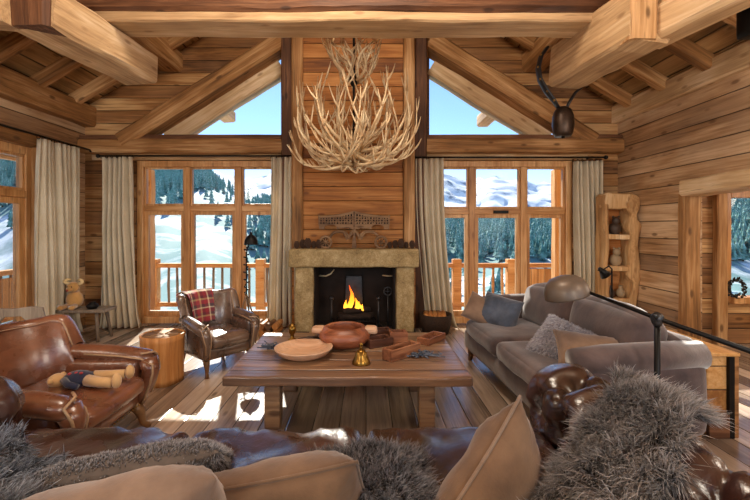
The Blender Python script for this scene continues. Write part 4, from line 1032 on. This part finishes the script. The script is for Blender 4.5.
# ================================================================ FLOOR LAMPS
fl_=thing('swing_arm_lamp','tall black floor lamp with long swing arm and grey dome shade by the taupe sofa','floor lamp',(1.66,2.28,0))
A=P(580,289,2.78)-Vector((1.66,2.28,0)); Bp=Vector((1.92,1.86,.80))-Vector((1.66,2.28,0)); piv=Vector((0,0,.905))
MB().lathe([(.14,0),(.14,.015),(.05,.025),(.02,.04),(0,.04)],24).build('base',M['iron'],fl_,True)
MB().tube([(0,0,.03),(0,0,.89)],.016,12).build('pole',M['iron'],fl_,True)
MB().tube([A,piv+Vector((0,0,.0)),Bp],[.010,.013,.014],10).build('arm',M['iron'],fl_,True)
m=MB(); m.ball(piv,.035,12); m.tube([piv+Vector((-.03,-.03,.01)),piv+Vector((-.05,-.05,.03))],.012,8); m.lathe([(.022,-.04),(.03,-.02),(.022,0)],12,c=tuple(piv)); m.build('joint',M['steel'],fl_,True)
Hm=Matrix.Translation(A+Vector((-.09,.02,-.0)))@Matrix.Rotation(math.radians(-14),4,'Y')
m=MB(); m.lathe([(.150,-.055),(.150,-.045),(.145,.0),(.125,.045),(.09,.075),(.04,.09),(.0,.092)],28,M=Hm); m.lathe([(.144,-.052),(.14,0),(.118,.04),(.08,.068),(.0,.084)],28,M=Hm)
m.build('lamp_shade',plain('grey_brown_shade','#6e6054',.4,.3,.15,8),fl_,True)
MB().ball((0,0,0),.035,12,M=Hm).build('bulb',plain('frosted_bulb','#e8e0d0',.4),fl_,True); MB().tube([Hm@Vector((.08,0,.04)),A],[.026,.02],10).build('socket',M['iron'],fl_,True)
r2=thing('reading_lamp','slim black reading lamp with small cone shade behind the taupe sofa','floor lamp',(2.52,4.1,0))
MB().lathe([(.11,0),(.11,.012),(.02,.02),(0,.02)],20).build('base',M['iron'],r2,True); MB().tube([(0,0,.02),(0,0,1.0),(-.03,0,1.03)],.008,8).build('pole',M['iron'],r2,True)
MB().tube([(-.03,0,1.03),(-.12,-.02,.985),(-.16,-.03,.99)],.007,8).build('arm',M['iron'],r2,True)
MB().tube([(-.13,0,1.01),(-.10,0,.98),(-.06,0,.93)],[.015,.03,.055],14).build('lamp_shade',M['iron'],r2,True)
tl=thing('tripod_lamp','dark knobbly tripod lamp with black bell shade between window and fireplace','floor lamp',(-1.46,4.95,0))
sp=P(251,239,4.95); 
MB().lathe([(.085,-.07),(.083,-.06),(.078,-.02),(.055,.03),(.02,.055),(.015,.085),(0,.09)],20,c=(sp.x+1.46,0,sp.z)).build('lamp_shade',M['iron'],tl,True)
MB().tube([(sp.x+1.46,0,sp.z+.07),(.01,0,sp.z-.02),(-.02,0,1.1),(-.02,0,.55)],.009,8).build('pole',M['iron'],tl,True)
m=MB()
for k in range(22): z=.56+.031*k; a=k*2.2; m.tube([(-.02,0,z),(-.02+.035*math.cos(a),.035*math.sin(a),z+.006)],[.008,.011],6)
m.build('knobs',M['iron'],tl,True)
for dx,dy in ((.20,-.06),(-.16,-.02),(.02,.2)):
    MB().tube([(-.02,0,.60),(-.02+dx*.5,dy*.5,.32),(-.02+dx,dy,.0)],[.012,.011,.009],8).build('leg',plain('tripod_brass','#8c7458',.4,.6),tl,True)
# ================================================================ SIDE PIECES
sm=thing('stump_table','pale tree stump side table between the two leather armchairs','side table',(-1.90,3.73,0))
MB().lathe([(.195,0),(.19,.05),(.185,.2),(.19,.38),(.195,.435),(.18,.44),(.165,.425)],40,wob=.10).build('trunk',W['stump'],sm,True)
m=MB()
m.lathe([(.178,.40),(.176,.43),(.0,.43)],36,wob=.10)
for k in range(5): a=k*1.3; m.tube([(.02,.0,.432),(.15*math.cos(a),.15*math.sin(a),.434)],[.006,.009],5)
m.build('cut_top',W['carved'],sm,True)
cr=thing('wooden_crate','tall pale plank box with dark trim behind the right end of the taupe sofa','crate',(2.42,3.00,0))
MB().box(-.10,.06,-.28,.30,.0,.55).build('crate_body',W['crate'],cr,bev=.01); MB().box(-.11,.11,-.30,.32,.55,.575).build('top_board',W['crate'],cr,bev=.006)
m=MB(); m.box(.065,.10,-.30,.32,.0,.55); m.build('side_board',W['beam'],cr,bev=.006); MB().box(.03,.065,-.305,-.28,0,.55).build('corner_strip',M['iron'],cr)
MB().box(-.11,.03,-.31,-.28,.0,.16).build('plinth',W['beamdark'],cr,bev=.005)
# low bench in the corner with a toy
bn=thing('wooden_stool','low wooden stool with splayed legs in the left corner','stool',(-3.66,5.10,0))
MB().rbox(-.42,.40,-.13,.15,.36,.40,.012,8,nz=.004).build('seat',W['grey'],bn,True)
for sx,sy in ((-.3,-.08),(.28,-.08),(-.3,.1),(.28,.1)): MB().tube([(sx,sy,.365),(sx*1.15,sy*1.5,0)],[.022,.017],8).build('leg',W['grey'],bn,True)
ty=thing('plush_toy','tan plush animal toy with curled horns sitting on the corner stool','plush toy',(-3.70,5.08,.40))
pt=fabric('plush_tan','#a87c44','#d0a468',50,.6,.5)
MB().ball((0,0,.11),(.10,.085,.115),16).build('body',pt,ty,True); MB().ball((0,-.03,.27),(.075,.07,.07),14).ball((0,-.09,.25),(.04,.04,.032),10).build('head',pt,ty,True)
m=MB()
for s in (-1,1): m.tube([(s*.045+.05*s*math.sin(a)*1.3,-.0-.02*math.sin(a),.31+.05*(1-math.cos(a))*.6) for a in [k*PI/7 for k in range(8)]],[.022]*6+[.016,.008],8)
m.build('horns',plain('plush_cream','#dcc08c',.8),ty,True)
m=MB()
for s in (-1,1): m.tube([(s*.05,-.06,.04),(s*.07,-.15,.03),(s*.07,-.17,.05)],[.034,.03,.03],10)
m.build('legs',pt,ty,True); MB().ball((0,-.13,.245),.014,8).build('nose',plain('plush_red','#8c2c24',.7),ty,True)
m=MB()
for s in (-1,1): m.ball((s*.028,-.092,.285),.008,8)
m.build('eyes',M['iron'],ty,True)
o=MB().lathe([(.05,0),(.07,.03),(.06,.06),(.035,.07),(.04,.085),(0,.085)],16).build('small_pot',M['iron'],None,True,loc=(-3.46,5.06,.40)); tag(o,'small dark pot beside the plush toy on the stool','pot')
# wooden chair at the left edge
wc=thing('wooden_chair','grey carved alpine wooden chair half cut off by the left edge','chair',(-3.10,3.42,0),math.radians(200)); wc.scale.z=.87
m=MB(); pts=[(-.21,.42),(-.235,.70),(-.22,.80),(-.12,.815),(0,.80),(.12,.815),(.22,.80),(.235,.70),(.21,.42),(.09,.42),(.09,.68),(.06,.72),(-.06,.72),(-.09,.68),(-.09,.42)]
m.prism(pts,-.19,-.155); m.build('backrest',W['grey'],wc,bev=.006)
MB().rbox(-.22,.22,-.2,.22,.40,.44,.015,6).build('seat',W['grey'],wc,True)
for sx in (-1,1):
    for sy in (-1,1): MB().tube([(sx*.16,sy*.15,.41),(sx*.21,sy*.2,0)],[.024,.018],8).build('leg',W['grey'],wc,True)
# ================================================================ CHESTERFIELD
cf=thing('leather_chesterfield','deep brown tufted leather chesterfield sofa in the foreground','sofa',(-.40,1.3,0))
L_=M['leather']; ox,oy=-.40,1.3
def C_(x,y,z): return (x-ox,y-oy,z)
MB().rbox(-1.95-ox,1.18-ox,.62-oy,1.90-oy,.10,.32,.05,12,puff=(0,.02,0)).build('sofa_base',L_,cf,True)
xs=[-1.64,-.82,.0,.84]
for i in range(3):
    m=MB(); m.rbox(xs[i]-ox+.004,xs[i+1]-ox-.004,.94-oy,1.93-oy,.30,.465,.06,30,puff=(0,.02,.02))
    v=[]
    for (x,y,z) in m.v:
        if z>.40: # pulled, wrinkled hide
            X,Y=x+ox,y+oy; ed=(Y-.95)/.98
            z+=.016*noise.noise(Vector((X*5+i*3,Y*5,0)))+.016*(1-abs(noise.noise(Vector((X*9+Y*5,Y*3-X*3,4+i))))*3)
        v.append((x,y,z))
    m.v=v; m.build('seat_cushion',L_,cf,True)
# tufted rolled arms and back: a grid around the roll pulled in at the buttons
def tuft(u,v,nu,nv,depth):
    """u along, v around: diamond tufting"""
    a=u*nu; b=v*nv; best=9
    d=0
    for i in range(int(a)-1,int(a)+3):
        for j in range(int(b)-1,int(b)+3):
            cx_=i+(.5 if j%2 else 0); dx=(a-cx_); dy=(b-j); r=math.hypot(dx,dy*.9); best=min(best,r)
    d=-depth*math.exp(-(best/.20)**2)*1.0-depth*.55*math.exp(-(best/.42)**2)
    # creases along the diagonals
    p=(a-b*.5)%1.0; q=(a+b*.5)%1.0; c=min(min(p,1-p),min(q,1-q)); d-=depth*.38*math.exp(-(c/.07)**2)
    return d
def roll_section(w,top,r,t):
    """outline of arm cross-section in (x out, z): t 0..1 from inner bottom, over the roll, to outer bottom"""
    pts=[(-w*.5,.38),(-w*.5-.0,.50),(-w*.5-.015,.58)]
    return pts
def arm(side,xi,y0,y1):
    s=side
    r=.18; top=.75; cz=top-r; cxo=xi+s*.17
    def base(v):   # v 0..1 around
        if v<.18: f=v/.18; return (xi+s*.02*(1-f)*0,.36+(cz-.02-.36)*f,-1,0)
        if v<.82:
            f=(v-.18)/.64; a=PI-f*PI*1.25; return (cxo+s*r*1.08*math.cos(a),cz+r*math.sin(a),math.cos(a),math.sin(a))
        f=(v-.82)/.18; a=PI-PI*1.25; x0=cxo+s*r*1.08*math.cos(a); z0=cz+r*math.sin(a); return (x0-s*.03*f,z0+(.14-z0)*f,1,0)
    def g(u,v):
        x,z,nx,nz_=base(v); y=y0+(y1-y0)*u
        d=tuft(u*1.0+.09,min(1,v)*1.0,(y1-y0)/.24,5.2,.068) if .05<v<.80 else 0
        fd=max(0,min(1,(1-u)/.08-.1)); d*=fd*fd*(3-2*fd)
        e=(1-u); bulge=0.012
        k=min(1,(1-u)/.06); sh=1-(1-k)**2*.22   # round the front edge
        x_=cxo+(x-cxo)*sh; z_=cz+(z-cz)*(sh if z>cz else 1)
        return C_(x_+s*nx*(d+bulge),y,z_+nz_*(d+bulge))
    m=MB(); m.grid(g,64,72)
    # front scroll face: a bulging pleated disc pulled in by a button
    ring=[g(1,j/71) for j in range(72)]; ring=[Vector(p) for p in ring]
    cen=Vector(C_(cxo-s*.01,y1,cz+.0))
    def ff(u,v):
        p=ring[min(71,int(round(u*71)))]; q=p.lerp(cen,v)
        out=.085*math.sin(PI*min(1,v*1.02))**.7 ; out-=.07*math.exp(-((1-v)/.20)**2); out+=.013*math.sin(u*2*PI*13+v*2)*max(0,v-.35)*math.sin(PI*v)**.5*2.2
        return (q.x,q.y+out,q.z)
    m.grid(ff,72,22)
    a=m.build('arm',L_,cf,True)
    bt=MB(); bt.ball((cen.x,cen.y+.012,cen.z),(.018,.012,.018),12)
    nu=(y1-y0)/.24; nv=5.2
    for j in range(1,5):
        for i in range(0,6):
            a_=i+(.5 if j%2 else 0); u=a_/nu-.09; v=j/nv
            if .02<u<.88 and v<.80:
                p=Vector(g(u,v)); n_=base(v); bt.ball((p.x+s*n_[2]*.006,p.y,p.z+n_[3]*.006),.013,10)
    bt.build('buttons',L_,a,True); return a
arm(1,.82,.72,2.04); arm(-1,-1.63,.72,1.90)
def backg(u,v):
    r=.12; top=.73; cz=top-r
    if v<.3: f=v/.3; y,z,ny,nz_=.94,.36+(cz-.36)*f,1,0
    elif v<.8:
        f=(v-.3)/.5; a=f*PI*1.2; y=.82+r*math.cos(a); z=cz+r*math.sin(a); ny,nz_=math.cos(a),math.sin(a)
    else: f=(v-.8)/.2; a=PI*1.2; y=.82+r*math.cos(a)+.02*f; z=(cz+r*math.sin(a))*(1-f)+.12*f; ny,nz_=-1,0
    d=tuft(u,v,11,5,.04) if .05<v<.78 else 0
    return C_(-1.75+2.75*u,y+ny*d,z+nz_*d)
m=MB(); m.grid(backg,150,56); m.build('backrest',L_,cf,True)
for x in (-1.85,1.08):
    for y in (.72,1.82): MB().lathe([(.02,0),(.035,.02),(.045,.06),(.035,.11)],14,c=C_(x,y,0)).build('foot',M['legwood'],cf,True)
# cushions on the chesterfield
tc_,bc_=M['tancloth'],M['beigecloth']
def bycorner(px,py,Y,w,h,rot,pinch=.06,k=.96):
    R_=Euler([math.radians(a) for a in rot]).to_matrix(); p=P(px,py,Y); p=p-R_@Vector((w/2*k,0,h/2*k)); return tuple(p),tuple(math.radians(a) for a in rot)
l_,q_=bycorner(212,480,1.10,.64,.44,(38,-9,4))
pillow('cushion','beige suede cushion lying nearest the camera on the left of the chesterfield','cushion',bc_,.64,.44,.24,l_,q_,seed=11,wr=.014)
l_,q_=bycorner(216,453,1.44,.70,.40,(54,-7,6))
r_,f_=pillow('cushion','grey wool cushion with pointed corner behind the beige suede one','cushion',M['greywool'],.70,.40,.17,l_,q_,seed=12)
furry_pillow(r_,f_,fur_mat('wool_curl','#2a2a2e','#5c5c62','#b2b2ba'),20000,.018,12)
l_,q_=bycorner(354,464,1.20,.58,.44,(34,-12,-2))
pillow('cushion','tan suede cushion with a pointed corner left of the dark pelt','cushion',tc_,.58,.44,.25,l_,q_,seed=13,wr=.014,piping=tc_)
l_,q_=bycorner(517,407,1.36,.58,.50,(14,-38,32),k=.90)
pillow('cushion','tan suede cushion with piping standing on one corner in the foreground','cushion',tc_,.58,.50,.24,l_,q_,seed=14,wr=.014,piping=bc_,pinch=.12)
# ---- pelts
def pelt(label,mat,X0,X1,Y0,Y1,zf,N,length,seed,fx=None,comb=(0,-.4,0),outline=None,width=.0022,th=.012,base='#5c524c'):
    cx_,cy_=(X0+X1)/2,(Y0+Y1)/2
    t=thing('fur_throw',label,'fur throw',(cx_,cy_,.5))
    def fn(u,v):
        if outline:
            a=2*u-1;b=2*v-1; k=outline(a,b); a*=k;b*=k; x=cx_+a*(X1-X0)/2; y=cy_+b*(Y1-Y0)/2
        else: x=X0+(X1-X0)*u; y=Y0+(Y1-Y0)*v
        if fx: y=Y0+(Y1-Y0)*v; k=1-.25*abs(2*v-1)**3; a,b=fx(y); c_=(a+b)/2; x=c_+(b-a)*(u-.5)*k; y+=.05*math.sin(u*7)*(v-.5)-.12*(abs(2*u-1)**2)*(2*v-1)
        return (x-cx_,y-cy_,zf(x,y)-.5)
    m=MB(); m.grid(fn,34,34); m.grid(lambda u,v: tuple(Vector(fn(u,v))+Vector((0,0,-th))),34,34); m.build('hide',plain('hide_'+str(seed),base,.9),t,True)
    p,n,c=surf_samples(fn,N,seed); n=np.where(n[:,2:3]<0,-n,n); c=np.tile(np.array(comb,float),(N,1))+ (p*np.array([1,.6,0]))*.9
    o=fur_mesh('pile',mat,(p,n,c),length,t,width,seed); o['kind']='stuff'; return t
rnd=lambda a,b: 1-.13*(abs(a*b))**1.2+.05*math.sin(a*9+b*7)
def zarm(x,y):   # over the right arm, spilling on to the seat
    cz=.595; r=.19; cx_=1.02
    d=(x-cx_)/r; zt=cz+r*math.sqrt(max(0,1-d*d)) if abs(d)<1 else cz
    if x>cx_: z=max(zt,.60-(max(0,x-1.19))*1.5)
    else:
        s=max(0,min(1,(x-.50)/(.86-.50))); s=s*s*(3-2*s); z=.50+(zt-.50)*s if x<.86 else zt; 
        if x<.86: z=.50+(.70-.50)*s
        else: z=max(zt,.70)
    return z+.02+.012*noise.noise(Vector((x*6,y*6,0)))
pelt('long haired brown grey pelt thrown over the right arm of the chesterfield',M['furbrown'],.46,.96,.80,1.60,zarm,42000,.085,21,lambda y:(max(.36,.50+(y-1.28)*1.35),min(1.17,.80+(y-1.0)*.80)),comb=(-.25,-.7,-.1),outline=rnd,width=.0019)
pelt('long haired blue grey pelt heaped in the left corner of the chesterfield',M['furgrey'],-1.72,-1.08,.80,1.56,lambda x,y:.53+.08*math.exp(-((x+1.5)/.2)**2)+.05*noise.noise(Vector((x*4,y*4,2))),26000,.07,22,comb=(.3,-.3,0),outline=rnd,width=.0019)
pelt('dark shaggy pelt lying between the two tan suede cushions',M['furdark'],-.30,.24,.95,1.62,lambda x,y:.475+.07*math.exp(-((x-.03)/.2)**2)+.10*max(0,1.35-y)+.02*noise.noise(Vector((x*5,y*5,1))),24000,.062,23,comb=(.1,-.4,0),outline=rnd,width=.0017)
# ================================================================ unseen fill lights, added to brighten the room from outside the view
def lamp(x,y,z,e,col=(1,.89,.74),r=.5):
    l=bpy.data.lights.new('fill_light','POINT'); l.energy=e; l.color=col; l.shadow_soft_size=r
    o=bpy.data.objects.new('fill_light',l); COL.objects.link(o); o.location=(x,y,z)
lamp(-1.9,-1.0,1.9,125); lamp(1.9,-1.0,1.9,125); lamp(-.2,2.4,4.4,170); lamp(5.4,3.4,2.0,60); lamp(3.0,1.1,2.5,50,r=.3); lamp(-3.3,.9,2.5,35,r=.3)
